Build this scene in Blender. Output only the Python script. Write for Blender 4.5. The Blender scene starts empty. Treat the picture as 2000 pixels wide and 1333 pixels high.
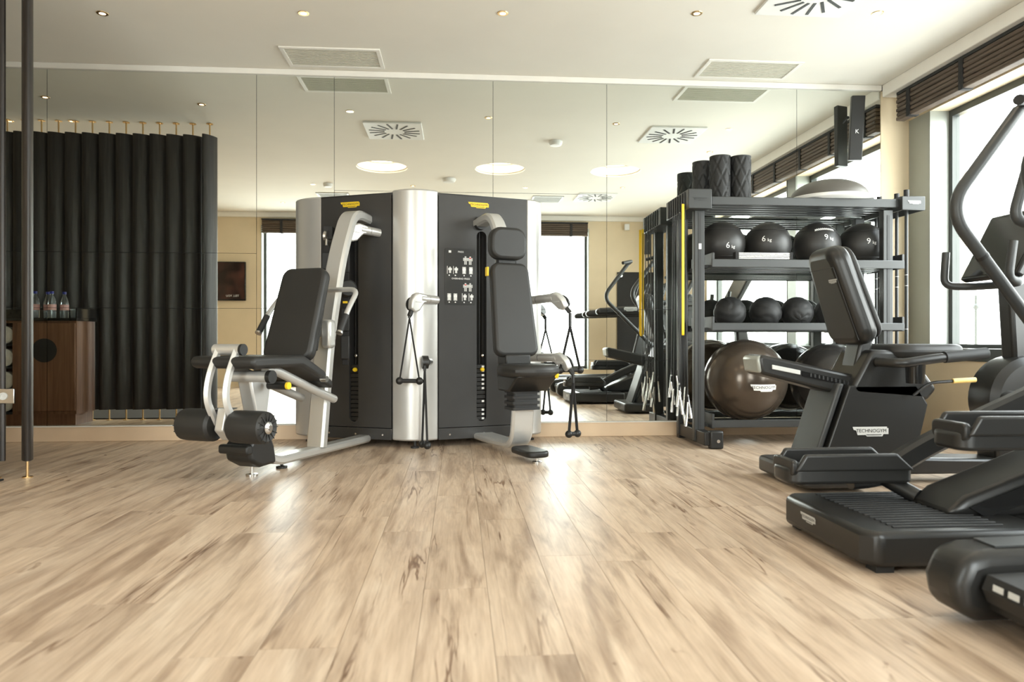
import bpy, bmesh, math, random
from mathutils import Matrix, Vector
R = math.radians
sc = bpy.context.scene
COL = sc.collection
random.seed(7)

# ------------------------------------------------------------------ camera
CZ, D, XR, YB, XL, HC = 0.75, 5.54, 3.63, -0.67, -5.2, 2.80
cam_d = bpy.data.cameras.new('camera'); cam = bpy.data.objects.new('camera', cam_d); COL.objects.link(cam)
cam.location = (0, 0, CZ); cam.rotation_euler = (R(90), 0, R(-4.29))
cam_d.sensor_width = 36; cam_d.lens = 36 * 1400 / 2000; cam_d.shift_y = -0.0008
cam_d.clip_start = 0.05; cam_d.clip_end = 300
cam_d.dof.use_dof = True; cam_d.dof.focus_distance = 4.9; cam_d.dof.aperture_fstop = 2.8
sc.camera = cam
# ------------------------------------------------------------------ world, light, exposure
w = bpy.data.worlds.new('sky'); sc.world = w; w.use_nodes = True
nt = w.node_tree; bg = nt.nodes['Background']
tc = nt.nodes.new('ShaderNodeTexCoord'); sx = nt.nodes.new('ShaderNodeSeparateXYZ'); rp = nt.nodes.new('ShaderNodeValToRGB')
nt.links.new(tc.outputs['Generated'], sx.inputs[0]); nt.links.new(sx.outputs['Z'], rp.inputs[0]); nt.links.new(rp.outputs[0], bg.inputs[0])
mp = nt.nodes.new('ShaderNodeMapRange'); mp.inputs[1].default_value = -1; mp.inputs[2].default_value = 1
nt.links.new(sx.outputs['Z'], mp.inputs[0]); nt.links.new(mp.outputs[0], rp.inputs[0])
els = rp.color_ramp.elements
els[0].position = 0.0; els[0].color = (.52, .53, .52, 1)
els[1].position = 1.0; els[1].color = (.80, .88, 1, 1)
for p, c in ((.485, (.62, .64, .64, 1)), (.505, (1, 1, .985, 1)), (.7, (.95, .98, 1, 1))):
    e = els.new(p); e.color = c
bg.inputs[1].default_value = 5.2
def portal(name, loc, rot, sx_, sy_):
    l = bpy.data.lights.new(name, 'AREA'); l.shape = 'RECTANGLE'; l.size = sx_; l.size_y = sy_; l.cycles.is_portal = True
    o = bpy.data.objects.new(name, l); COL.objects.link(o); o.location = loc; o.rotation_euler = rot
portal('window_portal_a', (3.90, 4.44, 1.6), (0, R(90), 0), 1.9, 1.7)
portal('window_portal_b', (3.90, 2.1, 1.6), (0, R(90), 0), 1.9, 2.6)
portal('window_portal_c', (1.43, -.93, 1.4), (R(90), 0, 0), 1.5, 2.3)
portal('window_portal_d', (-2.35, -.93, 1.4), (R(90), 0, 0), 1.7, 2.3)
vs = sc.view_settings
vs.view_transform = 'Standard'; vs.look = 'None'; vs.gamma = 1; vs.use_curve_mapping = False; vs.exposure = 1.7
sc.cycles.use_denoising = True
sc.cycles.max_bounces = 10; sc.cycles.diffuse_bounces = 6; sc.cycles.glossy_bounces = 6
sc.cycles.caustics_reflective = True; sc.cycles.caustics_refractive = False
sc.cycles.sample_clamp_indirect = 8

# ------------------------------------------------------------------ materials
def mat(name, col, rough=.5, metal=0, emit=None, es=0, spec=.5, coat=0, alpha=None, trans=0, noise=0, nscale=8, bump=0, bscale=60):
    m = bpy.data.materials.new(name); m.use_nodes = True
    t = m.node_tree; b = t.nodes['Principled BSDF']
    b.inputs['Base Color'].default_value = (*col, 1); b.inputs['Roughness'].default_value = rough
    b.inputs['Metallic'].default_value = metal; b.inputs['Specular IOR Level'].default_value = spec
    b.inputs['Coat Weight'].default_value = coat; b.inputs['Transmission Weight'].default_value = trans
    if emit: b.inputs['Emission Color'].default_value = (*emit, 1); b.inputs['Emission Strength'].default_value = es
    if noise:
        n = t.nodes.new('ShaderNodeTexNoise'); n.inputs['Scale'].default_value = nscale; n.inputs['Detail'].default_value = 5
        o = t.nodes.new('ShaderNodeTexCoord'); t.links.new(o.outputs['Object'], n.inputs['Vector'])
        r = t.nodes.new('ShaderNodeValToRGB'); t.links.new(n.outputs[0], r.inputs[0])
        r.color_ramp.elements[0].position = .3; r.color_ramp.elements[1].position = .7
        r.color_ramp.elements[0].color = (*[c * (1 - noise) for c in col], 1); r.color_ramp.elements[1].color = (*[min(1, c * (1 + noise)) for c in col], 1)
        t.links.new(r.outputs[0], b.inputs['Base Color'])
    if bump:
        n = t.nodes.new('ShaderNodeTexNoise'); n.inputs['Scale'].default_value = bscale; n.inputs['Detail'].default_value = 3
        o = t.nodes.new('ShaderNodeTexCoord'); t.links.new(o.outputs['Object'], n.inputs['Vector'])
        bp = t.nodes.new('ShaderNodeBump'); bp.inputs['Strength'].default_value = bump; bp.inputs['Distance'].default_value = .002
        t.links.new(n.outputs[0], bp.inputs['Height']); t.links.new(bp.outputs[0], b.inputs['Normal'])
    return m
def wood(name, c0, c1, c2, rough=.45, sc_=(14, 14, 1.2), rnd=False, bump=.15):
    m = bpy.data.materials.new(name); m.use_nodes = True; t = m.node_tree; b = t.nodes['Principled BSDF']
    b.inputs['Roughness'].default_value = rough
    o = t.nodes.new('ShaderNodeTexCoord'); mp = t.nodes.new('ShaderNodeMapping'); mp.inputs['Scale'].default_value = sc_
    t.links.new(o.outputs['Object'], mp.inputs['Vector'])
    n = t.nodes.new('ShaderNodeTexNoise'); n.inputs['Scale'].default_value = 2.2; n.inputs['Detail'].default_value = 9; n.inputs['Distortion'].default_value = .6
    if rnd:
        oi = t.nodes.new('ShaderNodeObjectInfo'); mm = t.nodes.new('ShaderNodeMath'); mm.operation = 'MULTIPLY'; mm.inputs[1].default_value = 90
        t.links.new(oi.outputs['Random'], mm.inputs[0]); n.noise_dimensions = '4D'; t.links.new(mm.outputs[0], n.inputs['W'])
    t.links.new(mp.outputs[0], n.inputs['Vector'])
    r = t.nodes.new('ShaderNodeValToRGB'); t.links.new(n.outputs[0], r.inputs[0])
    e = r.color_ramp.elements; e[0].position = .3; e[0].color = (*c0, 1); e[1].position = .72; e[1].color = (*c2, 1)
    x = e.new(.5); x.color = (*c1, 1)
    t.links.new(r.outputs[0], b.inputs['Base Color'])
    bp = t.nodes.new('ShaderNodeBump'); bp.inputs['Strength'].default_value = bump; bp.inputs['Distance'].default_value = .002
    t.links.new(n.outputs[0], bp.inputs['Height']); t.links.new(bp.outputs[0], b.inputs['Normal'])
    return m
def plank_mat():
    m = bpy.data.materials.new('oak_plank'); m.use_nodes = True; t = m.node_tree; b = t.nodes['Principled BSDF']
    L = t.links.new; N = t.nodes.new
    o = N('ShaderNodeTexCoord'); oi = N('ShaderNodeObjectInfo')
    k = N('ShaderNodeMath'); k.operation = 'MULTIPLY'; k.inputs[1].default_value = 137.0; L(oi.outputs['Random'], k.inputs[0])
    def noise(scale, sc_, det, dist=0, rough=.55, off=0):
        mp = N('ShaderNodeMapping'); mp.inputs['Scale'].default_value = sc_; mp.inputs['Location'].default_value = (off, off, off); L(o.outputs['Object'], mp.inputs['Vector'])
        n = N('ShaderNodeTexNoise'); n.noise_dimensions = '4D'; n.inputs['Scale'].default_value = scale; n.inputs['Detail'].default_value = det
        n.inputs['Distortion'].default_value = dist; n.inputs['Roughness'].default_value = rough
        L(mp.outputs[0], n.inputs['Vector']); L(k.outputs[0], n.inputs['W']); return n.outputs[0]
    def ramp(src, stops):
        r = N('ShaderNodeValToRGB'); L(src, r.inputs[0]); e = r.color_ramp.elements
        e[0].position, e[0].color = stops[0][0], (*stops[0][1], 1); e[1].position, e[1].color = stops[-1][0], (*stops[-1][1], 1)
        for p, c in stops[1:-1]:
            x = e.new(p); x.color = (*c, 1)
        return r.outputs[0]
    def mul(a, bb, f=1.0):
        x = N('ShaderNodeMix'); x.data_type = 'RGBA'; x.blend_type = 'MULTIPLY'; x.inputs[0].default_value = f
        L(a, x.inputs[6]); L(bb, x.inputs[7]); return x.outputs[2]
    base = ramp(noise(1.6, (5, 1.1, 1), 4, .8), [(.3, (.50, .385, .282)), (.5, (.62, .49, .368)), (.7, (.69, .57, .445))])
    grain = ramp(noise(3.0, (40, 2.2, 1), 8, .5), [(.3, (.80, .77, .74)), (.62, (1, 1, 1))])
    cloud = ramp(noise(1.5, (8, .9, 1), 5, 1.2, off=3.3), [(.33, (.56, .51, .48)), (.52, (1, 1, 1))])
    crack = ramp(noise(1.0, (11, .55, 1), 4, .9, off=7.7), [(.480, (1, 1, 1)), (.497, (.36, .28, .23)), (.503, (.36, .28, .23)), (.520, (1, 1, 1))])
    gate = ramp(noise(1.3, (3.5, 1.0, 1), 2, 0, off=11), [(.52, (0, 0, 0)), (.62, (1, 1, 1))])
    x = N('ShaderNodeMix'); x.data_type = 'RGBA'; x.blend_type = 'MULTIPLY'; 
    knot = ramp(noise(1.9, (7, 4, 1), 3, 1.0, off=21), [(.23, (.42, .33, .26)), (.32, (1, 1, 1))])
    c1 = mul(mul(mul(base, grain), cloud, .9), knot)
    L(gate, x.inputs[0]); L(c1, x.inputs[6]); L(crack, x.inputs[7])
    tint = ramp(oi.outputs['Random'], [(0, (.88, .86, .85)), (.35, (1, .98, .96)), (.7, (.96, .93, .9)), (1, (1.0, 1.0, 1.0))])
    L(mul(x.outputs[2], tint), b.inputs['Base Color'])
    b.inputs['Roughness'].default_value = .38; b.inputs['Specular IOR Level'].default_value = .45
    bp = N('ShaderNodeBump'); bp.inputs['Strength'].default_value = .12; bp.inputs['Distance'].default_value = .002
    L(grain, bp.inputs['Height']); L(bp.outputs[0], b.inputs['Normal'])
    return m
M_PLANK = plank_mat()
M_CEIL = mat('ceiling_paint', (.80, .765, .69), .85, noise=.02, nscale=2)
M_TRIMW = mat('white_trim', (.84, .81, .75), .6, noise=.02)
M_WALL = mat('beige_wall', (.72, .60, .42), .8, noise=.04, nscale=3)
M_BASE = mat('beige_baseboard', (.70, .53, .36), .5, noise=.04, nscale=6)
M_MIRROR = mat('mirror_glass', (.86, .885, .845), .0, 1.0)
M_DARK = mat('dark_backing', (.03, .03, .03), .8, noise=.05)
M_SILVER = mat('silver_paint', (.60, .595, .575), .34, .55, noise=.02, nscale=3)
M_STEEL = mat('brushed_steel', (.62, .61, .59), .25, 1.0, noise=.03)
M_BRASS = mat('brass', (.72, .50, .25), .28, 1.0, noise=.04)
M_PANEL = mat('charcoal_panel', (.042, .041, .040), .40, .2, noise=.04)
M_BLACK = mat('black_plastic', (.012, .0117, .011), .42, noise=.05, bump=.05)
M_SATIN = mat('satin_black_shell', (.015, .0145, .0135), .36, noise=.04, bump=.03, bscale=200)
M_GLOSS = mat('gloss_black', (.012, .012, .012), .12, noise=.03)
M_LEATHER = mat('black_upholstery', (.017, .0165, .0155), .5, noise=.06, bump=.08, bscale=120)
M_RUBBER = mat('black_rubber', (.016, .016, .016), .6, noise=.06, bump=.1)
M_RACK = mat('graphite_frame', (.05, .052, .052), .42, .3, noise=.03)
M_STRAP = mat('webbing', (.016, .015, .015), .8, noise=.1, nscale=60)
M_YEL = mat('yellow_plastic', (.85, .58, .02), .4, noise=.03)
M_YBAND = mat('yellow_band', (.86, .56, .01), .55, noise=.04)
M_YPALE = mat('pale_yellow_grip', (.80, .55, .18), .5, noise=.03)
M_WHITE = mat('white_print', (.82, .82, .80), .5, noise=.02)
M_LGREY = mat('light_grey_print', (.52, .52, .50), .45, noise=.02)
M_DPRINT = mat('dark_print', (.02, .02, .02), .5, noise=.02)
M_RED = mat('red_print', (.6, .06, .05), .5, noise=.02)
M_BALL = mat('bronze_ball_vinyl', (.085, .066, .05), .2, .45, noise=.05, nscale=3)
M_BALLD = mat('dark_ball_vinyl', (.03, .028, .026), .22, .2, noise=.05)
M_FABBLK = mat('ball_leatherette', (.022, .021, .020), .42, noise=.06, bump=.06)
M_FIN = wood('dark_stained_oak', (.011, .008, .007), (.021, .016, .0135), (.04, .033, .029), .45, (22, 22, 1.0), True, .3)
M_CAB = wood('walnut_veneer', (.16, .075, .04), (.20, .10, .055), (.26, .135, .075), .4, (18, 18, .8), False, .05)
M_BLIND = wood('woven_blind', (.045, .03, .02), (.09, .062, .042), (.15, .11, .08), .7, (1.5, 1.5, 60), False, .4)
M_STONE = mat('black_stone', (.02, .019, .018), .12, noise=.3, nscale=30)
M_ALU = mat('window_aluminium', (.36, .38, .35), .4, .4, noise=.02)
M_DFRAME = mat('dark_window_frame', (.07, .075, .07), .45, .3, noise=.03)
M_GLASS = bpy.data.materials.new('clear_glass'); M_GLASS.use_nodes = True
_t = M_GLASS.node_tree; _t.nodes.clear(); _o = _t.nodes.new('ShaderNodeOutputMaterial'); _m = _t.nodes.new('ShaderNodeMixShader'); _tr = _t.nodes.new('ShaderNodeBsdfTransparent'); _g = _t.nodes.new('ShaderNodeBsdfGlossy')
_g.inputs['Roughness'].default_value = 0; _tr.inputs[0].default_value = (.95, .97, .955, 1); _m.inputs[0].default_value = .03
_t.links.new(_tr.outputs[0], _m.inputs[1]); _t.links.new(_g.outputs[0], _m.inputs[2]); _t.links.new(_m.outputs[0], _o.inputs[0])
M_BOTTLE = mat('bottle_plastic', (.80, .90, .95), .05, 0, trans=.9)
M_TOWEL = mat('white_towel', (.78, .76, .70), .95, noise=.06, nscale=40, bump=.4)
M_LAMP = mat('lamp_lens', (1, .9, .75), .5, emit=(1, .66, .36), es=2.2)
M_DOME = mat('dome_diffuser', (1, .95, .85), .6, emit=(1, .80, .58), es=2.2)
M_TERR = mat('terrace_tile', (.62, .61, .58), .7, noise=.05)
M_MAT = mat('dark_floor_mat', (.022, .021, .021), .8, noise=.1, nscale=50)
M_GRILLE = mat('grille_beige', (.60, .575, .49), .6, noise=.03)
M_BLUE = mat('blue_cap', (.02, .03, .25), .4, noise=.02)
M_LABEL = mat('bottle_label', (.75, .45, .42), .5, noise=.1)

# ------------------------------------------------------------------ mesh builder
def fillet(pts, rad, seg=5):
    pts = [Vector(p) for p in pts]; out = [pts[0]]
    for i in range(1, len(pts) - 1):
        a, b, c = pts[i - 1], pts[i], pts[i + 1]
        d1 = (a - b); d2 = (c - b); r = min(rad, d1.length * .48, d2.length * .48)
        p, q = b + d1.normalized() * r, b + d2.normalized() * r
        for k in range(seg + 1):
            t = k / seg; out.append((1 - t) ** 2 * p + 2 * t * (1 - t) * b + t * t * q)
    out.append(pts[-1]); return out
def rrect(w_, h_, r, n=5, cx=0, cy=0):
    o = []
    for sx_, sy_, a0 in ((1, 1, 0), (-1, 1, 90), (-1, -1, 180), (1, -1, 270)):
        for k in range(n + 1):
            a = R(a0 + 90 * k / n); o.append((cx + sx_ * (w_ / 2 - r) + r * math.cos(a), cy + sy_ * (h_ / 2 - r) + r * math.sin(a)))
    return o
class MB:
    def __init__(s, M=None): s.v = []; s.f = []; s.M = M or Matrix(); s.fn = None
    def add(s, vs_, fs, X=None):
        o = len(s.v)
        for p in vs_:
            p = Vector(p)
            if X is not None: p = X @ p
            p = s.M @ p
            if s.fn: p = s.fn(p)
            s.v.append(p)
        s.f += [[i + o for i in q] for q in fs]; return s
    def bb(s, x0, x1, y0, y1, z0, z1, X=None):
        if x0 > x1: x0, x1 = x1, x0
        if y0 > y1: y0, y1 = y1, y0
        if z0 > z1: z0, z1 = z1, z0
        return s.add([(x0, y0, z0), (x1, y0, z0), (x1, y1, z0), (x0, y1, z0), (x0, y0, z1), (x1, y0, z1), (x1, y1, z1), (x0, y1, z1)],
                     [(3, 2, 1, 0), (4, 5, 6, 7), (0, 1, 5, 4), (1, 2, 6, 5), (2, 3, 7, 6), (3, 0, 4, 7)], X)
    def extr(s, base, vec, X=None):           # polygon (3D, any winding) extruded
        n = len(base); vec = Vector(vec); b = [Vector(p) for p in base]
        nrm = Vector((0, 0, 0))
        for i in range(n): nrm += b[i].cross(b[(i + 1) % n])
        if nrm.dot(vec) > 0: b = b[::-1]
        t = [p + vec for p in b]
        return s.add(b + t, [list(range(n)), list(range(2 * n - 1, n - 1, -1))] + [[i, i + n, (i + 1) % n + n, (i + 1) % n] for i in range(n)], X)
    def prof_fz(s, poly, s0, s1, X=None):     # (x,z) profile extruded along y
        return s.extr([(p[0], s0, p[1]) for p in poly], (0, s1 - s0, 0), X)
    def prof_xy(s, poly, z0, z1, X=None):
        return s.extr([(p[0], p[1], z0) for p in poly], (0, 0, z1 - z0), X)
    def prof_yz(s, poly, x0, x1, X=None):
        return s.extr([(x0, p[0], p[1]) for p in poly], (x1 - x0, 0, 0), X)
    def tube(s, path, r, n=10, X=None, flat=None):
        P = [Vector(p) for p in path]; m = len(P); vs_ = []; fs = []
        rr = r if isinstance(r, (list, tuple)) else [r] * m
        T = [(P[min(i + 1, m - 1)] - P[max(i - 1, 0)]).normalized() for i in range(m)]
        up = Vector((0, 0, 1)) if abs(T[0].z) < .9 else Vector((1, 0, 0))
        u = (up - T[0] * up.dot(T[0])).normalized()
        for i in range(m):
            u = (u - T[i] * u.dot(T[i])).normalized(); v_ = T[i].cross(u)
            for k in range(n):
                a = 2 * math.pi * k / n + math.pi / n
                fu, fv = flat if flat else (1, 1)
                vs_.append(P[i] + (u * math.cos(a) * fu + v_ * math.sin(a) * fv) * rr[i])
        for i in range(m - 1):
            for k in range(n):
                k2 = (k + 1) % n; fs.append((i * n + k, i * n + k2, (i + 1) * n + k2, (i + 1) * n + k))
        fs.append(list(range(n))[::-1]); fs.append([(m - 1) * n + k for k in range(n)])
        return s.add(vs_, fs, X)
    def sweep(s, path, w_, t_, side, X=None):  # rectangular bar: width w_ along side vector, thickness t_ across
        P = [Vector(p) for p in path]; m = len(P); side = Vector(side).normalized(); vs_ = []; fs = []
        for i in range(m):
            T = (P[min(i + 1, m - 1)] - P[max(i - 1, 0)]).normalized(); nn = T.cross(side).normalized()
            ww = w_[i] if isinstance(w_, list) else w_
            c = min(t_ * .3, .014)
            for a, b_ in ((-ww / 2, -t_ / 2 + c), (-ww / 2 + c, -t_ / 2), (ww / 2 - c, -t_ / 2), (ww / 2, -t_ / 2 + c), (ww / 2, t_ / 2 - c), (ww / 2 - c, t_ / 2), (-ww / 2 + c, t_ / 2), (-ww / 2, t_ / 2 - c)):
                vs_.append(P[i] + side * a + nn * b_)
        for i in range(m - 1):
            for k in range(8):
                k2 = (k + 1) % 8; fs.append((i * 8 + k, (i + 1) * 8 + k, (i + 1) * 8 + k2, i * 8 + k2))
        fs.append(list(range(8))); fs.append([(m - 1) * 8 + k for k in range(8)][::-1])
        return s.add(vs_, fs, X)
    def lathe(s, prof, n=24, X=None, caps=True):
        vs_ = []; fs = []; m = len(prof)
        for r, z in prof:
            for k in range(n):
                a = 2 * math.pi * k / n; vs_.append((r * math.cos(a), r * math.sin(a), z))
        for i in range(m - 1):
            for k in range(n):
                k2 = (k + 1) % n; fs.append((i * n + k, i * n + k2, (i + 1) * n + k2, (i + 1) * n + k))
        if caps: fs.append(list(range(n))[::-1]); fs.append([(m - 1) * n + k for k in range(n)])
        return s.add(vs_, fs, X)
    def ball(s, c, r, nu=24, nv=14, sc_=(1, 1, 1)):
        prof = []
        for i in range(nv + 1):
            a = -math.pi / 2 + math.pi * i / nv; prof.append((max(1e-4, math.cos(a)), math.sin(a)))
        return s.lathe(prof, nu, Matrix.Translation(c) @ Matrix.Diagonal((r * sc_[0], r * sc_[1], r * sc_[2], 1)))
    def mesh(s, name, smooth=True, ang=38):
        me = bpy.data.meshes.new(name); me.from_pydata([tuple(p) for p in s.v], [], s.f); me.validate()
        bm = bmesh.new(); bm.from_mesh(me); bmesh.ops.recalc_face_normals(bm, faces=bm.faces); bm.to_mesh(me); bm.free()
        if smooth:
            for p in me.polygons: p.use_smooth = True
            me.set_sharp_from_angle(angle=R(ang))
        return me
    def obj(s, name, m, parent=None, bevel=0, seg=2, smooth=True, label=None):
        me = s.mesh(name, smooth); me.materials.append(m)
        o = bpy.data.objects.new(name, me); COL.objects.link(o)
        if parent: o.parent = parent
        if bevel:
            b = o.modifiers.new('bevel', 'BEVEL'); b.width = bevel; b.segments = seg; b.limit_method = 'ANGLE'; b.angle_limit = R(40); b.harden_normals = False
        if label: o['label'] = label
        return o
def axis_x(c, d):     # matrix taking local z to direction d at c
    return Matrix.Translation(c) @ Vector(d).normalized().to_track_quat('Z', 'Y').to_matrix().to_4x4()
def frame(O, u):
    return Matrix(((u[0], -u[1], 0, O[0]), (u[1], u[0], 0, O[1]), (0, 0, 1, 0), (0, 0, 0, 1)))
def tag(o, label, cat, group=None):
    o['label'] = label; o['category'] = cat
    if group: o['group'] = group
    return o
def thing(name, label, cat, loc=(0, 0, 0), group=None):
    o = bpy.data.objects.new(name, None); COL.objects.link(o); o.location = loc; o.empty_display_size = .1
    return tag(o, label, cat, group)
def struct(o): o['kind'] = 'structure'; return o
def loc_of(root): return Matrix.Translation(-Vector(root.location))
def copy_tree(o, loc, label=None, parent=None):
    c = o.copy(); COL.objects.link(c)
    if parent: c.parent = parent
    else: c.location = loc
    if label: c['label'] = label
    for ch in list(o.children): copy_tree(ch, None, None, c)
    return c
_tc = {}
def text_vf(txt, size):
    if (txt, size) not in _tc:
        cu = bpy.data.curves.new('text', 'FONT'); cu.body = txt; cu.size = size; cu.align_x = 'CENTER'; cu.align_y = 'CENTER'; cu.resolution_u = 2
        ob = bpy.data.objects.new('text', cu); COL.objects.link(ob)
        me = bpy.data.meshes.new_from_object(ob.evaluated_get(bpy.context.evaluated_depsgraph_get()))
        _tc[(txt, size)] = ([tuple(v.co) for v in me.vertices], [tuple(p.vertices) for p in me.polygons])
        bpy.data.objects.remove(ob); bpy.data.curves.remove(cu); bpy.data.meshes.remove(me)
    return _tc[(txt, size)]
def basis(c, right, up):
    r = Vector(right).normalized(); u = Vector(up); u = (u - r * u.dot(r)).normalized(); n = r.cross(u)
    return Matrix(((r.x, u.x, n.x, c[0]), (r.y, u.y, n.y, c[1]), (r.z, u.z, n.z, c[2]), (0, 0, 0, 1)))
BADGE = [(-.5, .13), (.46, .13), (.46, .09), (.5, .09), (.5, -.07), (.36, -.07), (.33, -.13), (-.1, -.13), (-.14, -.09), (-.36, -.09), (-.4, .03), (-.47, .05)]
def badge(M, X, w_, parent, plate, ink, fn=None):   # stepped logo plate with lettering; X maps (x right, y up, z out)
    b = MB(M); b.fn = fn; b.add([(x * w_, y * w_, .0015) for x, y in BADGE], [list(range(len(BADGE)))[::-1]], X)
    b.f = [q[::-1] for q in b.f]
    p = b.obj('logo_plate', plate, parent, smooth=False)
    t = MB(M); t.fn = fn
    v, f = text_vf('TECHNOGYM', .136 * w_); t.add([(a[0] + .02 * w_, a[1] + .02 * w_, .003) for a in v], f, X)
    t.add([(-.12 * w_, -.075 * w_, .003), (.3 * w_, -.075 * w_, .003), (.3 * w_, -.095 * w_, .003), (-.12 * w_, -.095 * w_, .003)], [(3, 2, 1, 0)], X)
    t.obj('logo_lettering', ink, p, smooth=False)
    return p

# ================================================================== STRUCTURE
# floor: base slab and single planks
fl = MB().bb(XL, XR, YB, D, -.06, -.004).obj('floor', mat('joint_filler', (.26, .19, .13), .8, noise=.05)); struct(fl)
PW, PL = .19, 1.3
x = .088 - PW * math.ceil((.088 - XL) / PW); full = None
row = 0
while x < XR - .005:
    x0, x1 = max(x, XL), min(x + PW, XR)
    y = YB - random.random() * PL
    while y < D - .005:
        y0, y1 = max(y, YB), min(y + PL, D)
        if y1 - y0 > .03 and x1 - x0 > .02:
            is_full = y0 == y and y1 == y + PL and x1 - x0 > PW - 1e-6
            if is_full and full: me = full
            else:
                g = .0006; me = MB().bb(g, x1 - x0 - g, g, y1 - y0 - g, -.004, 0).mesh('plank', False); me.materials.append(M_PLANK)
                if is_full: full = me
            o = bpy.data.objects.new('plank', me); COL.objects.link(o); o.location = (x0, y0, 0); o.parent = fl
        y += PL
    x += PW; row += 1
# ceiling with three round light recesses
HOLES = [(-.9, 2.5), (.5, 2.5), (1.9, 2.5)]; HR = .30
c = MB(); q = .45
for hx, hy in HOLES:
    n = 32; a = [2 * math.pi * k / n for k in range(n)]
    ci = [(hx + HR * math.cos(t), hy + HR * math.sin(t), HC) for t in a]
    so = []
    for t in a:
        m_ = q / max(abs(math.cos(t)), abs(math.sin(t))); so.append((hx + m_ * math.cos(t), hy + m_ * math.sin(t), HC))
    up = [(p[0], p[1], HC + .14) for p in ci]
    c.add(ci + so + up, [(k, (k + 1) % n, n + (k + 1) % n, n + k) for k in range(n)] + [(k, 2 * n + k, 2 * n + (k + 1) % n, (k + 1) % n) for k in range(n)])
def crect(x0, x1, y0, y1): c.add([(x0, y0, HC), (x1, y0, HC), (x1, y1, HC), (x0, y1, HC)], [(0, 1, 2, 3)])
crect(XL, XR + .25, YB - .25, 2.5 - q); crect(XL, XR + .25, 2.5 + q, D + .1)
ex = [XL] + sum([[h[0] - q, h[0] + q] for h in HOLES], []) + [XR + .25]
for i in range(0, len(ex), 2): crect(ex[i], ex[i + 1], 2.5 - q, 2.5 + q)
ce = c.obj('ceiling', M_CEIL, smooth=False); struct(ce)
MB().bb(XL, XR + .3, YB - .3, D + .1, HC + .145, HC + .2).obj('ceiling_slab', M_DARK, ce)
for hx, hy in HOLES:
    t = thing('ceiling_light', 'round recessed ceiling light with warm glowing diffuser', 'ceiling light', (hx, hy, HC + .02), 'round recessed ceiling lights')
    MB().lathe([(HR - .012, 0), (HR - .004, .0), (HR - .004, .1), (HR - .012, .1), (HR - .012, 0)], 32, caps=False).obj('rim', M_TRIMW, t)
    MB().lathe([(.05, .098), (.245, .098), (.25, .112), (.05, .112)], 32).obj('diffuser', M_DOME, t)
# far wall carrying the mirror
XM = 3.395
wf = MB().bb(XL, XR + .25, D + .012, D + .12, 0, HC).obj('wall_far', M_DARK); struct(wf)
struct(MB().bb(XM, XR, D - .004, D + .0119, .1136, 2.757).obj('wall_corner', M_WALL))
MB().bb(XL, XM, D - .02, D + .012, 2.757, HC - .001).obj('trim_1', M_TRIMW, bevel=.004)['kind'] = 'structure'
struct(MB().bb(XL, XR, D - .022, D + .012, 0.0005, .108).obj('baseboard_far', M_BASE, bevel=.003))
struct(MB().bb(XL, XR, D - .03, D + .004, .1085, .1135).obj('trim_2', M_TRIMW))
def wx(px): return D * math.tan(math.atan((px - 1000) / 1400) + R(4.29))
cols = [XL, wx(92), wx(501), wx(653), wx(963), wx(1185), wx(1556), XM]
rows = [[.99, 1.405], [.99, 1.405], [.99], [.99, 1.89], [.594, .99, 1.89], [.594, .99], [.99]]
for i in range(7):
    zz = [.114] + rows[i] + [2.756]
    for j in range(len(zz) - 1):
        MB().bb(cols[i] + .0016, cols[i + 1] - .0016, D, D + .011, zz[j] + .0012, zz[j + 1] - .0012).obj('mirror_panel', M_MIRROR, wf, smooth=False)
# window wall on the right
def rwall(y0, y1, z0, z1, nm='wall_right_piece'): return MB().bb(XR, XR + .24, y0, y1, z0, z1).obj(nm, M_WALL, None if nm == 'wall_right' else wr, smooth=False)
wr = rwall(YB, D, 0, .60, 'wall_right'); struct(wr)
SZ, TZ = .69, 2.52
rwall(5.53, D, .60, HC); rwall(YB, .83, .60, HC); rwall(.83, 5.53, TZ, HC)
mu = MB().bb(XR, XR + .24, 3.40, 3.60, .60, TZ).obj('mullion', M_ALU, wr, smooth=False); MB().bb(XR - .002, XR + .24, 5.28, 5.53, .60, TZ).obj('frame_panel', M_ALU, wr, smooth=False)
for k, (a, b_) in enumerate(((.83, 3.40), (3.60, 5.28))):
    wn = MB().bb(XR + .15, XR + .21, a, a + .05, SZ, TZ).bb(XR + .15, XR + .21, b_ - .05, b_, SZ, TZ).bb(XR + .15, XR + .21, a + .05, b_ - .05, SZ, SZ + .03).bb(XR + .15, XR + .21, a + .05, b_ - .05, TZ - .05, TZ).obj('window_%d' % (k + 1), M_DFRAME); struct(wn)
    MB().bb(XR + .178, XR + .184, a + .05, b_ - .05, SZ + .03, TZ - .05).obj('pane', M_GLASS, wn, smooth=False)
    MB().bb(XR - .012, XR + .15, a, b_, .60, SZ).obj('sill', M_DFRAME, wn, bevel=.004)
    for yy in (a, b_ - .012): MB().bb(XR - .004, XR + .15, yy, yy + .012, SZ, TZ).obj('jamb_lining', M_ALU, wn)
struct(MB().bb(XM, XR - .001, YB + .045, D - .022, 2.70, HC - .001).obj('trim_3', M_TRIMW, bevel=.006))
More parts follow.
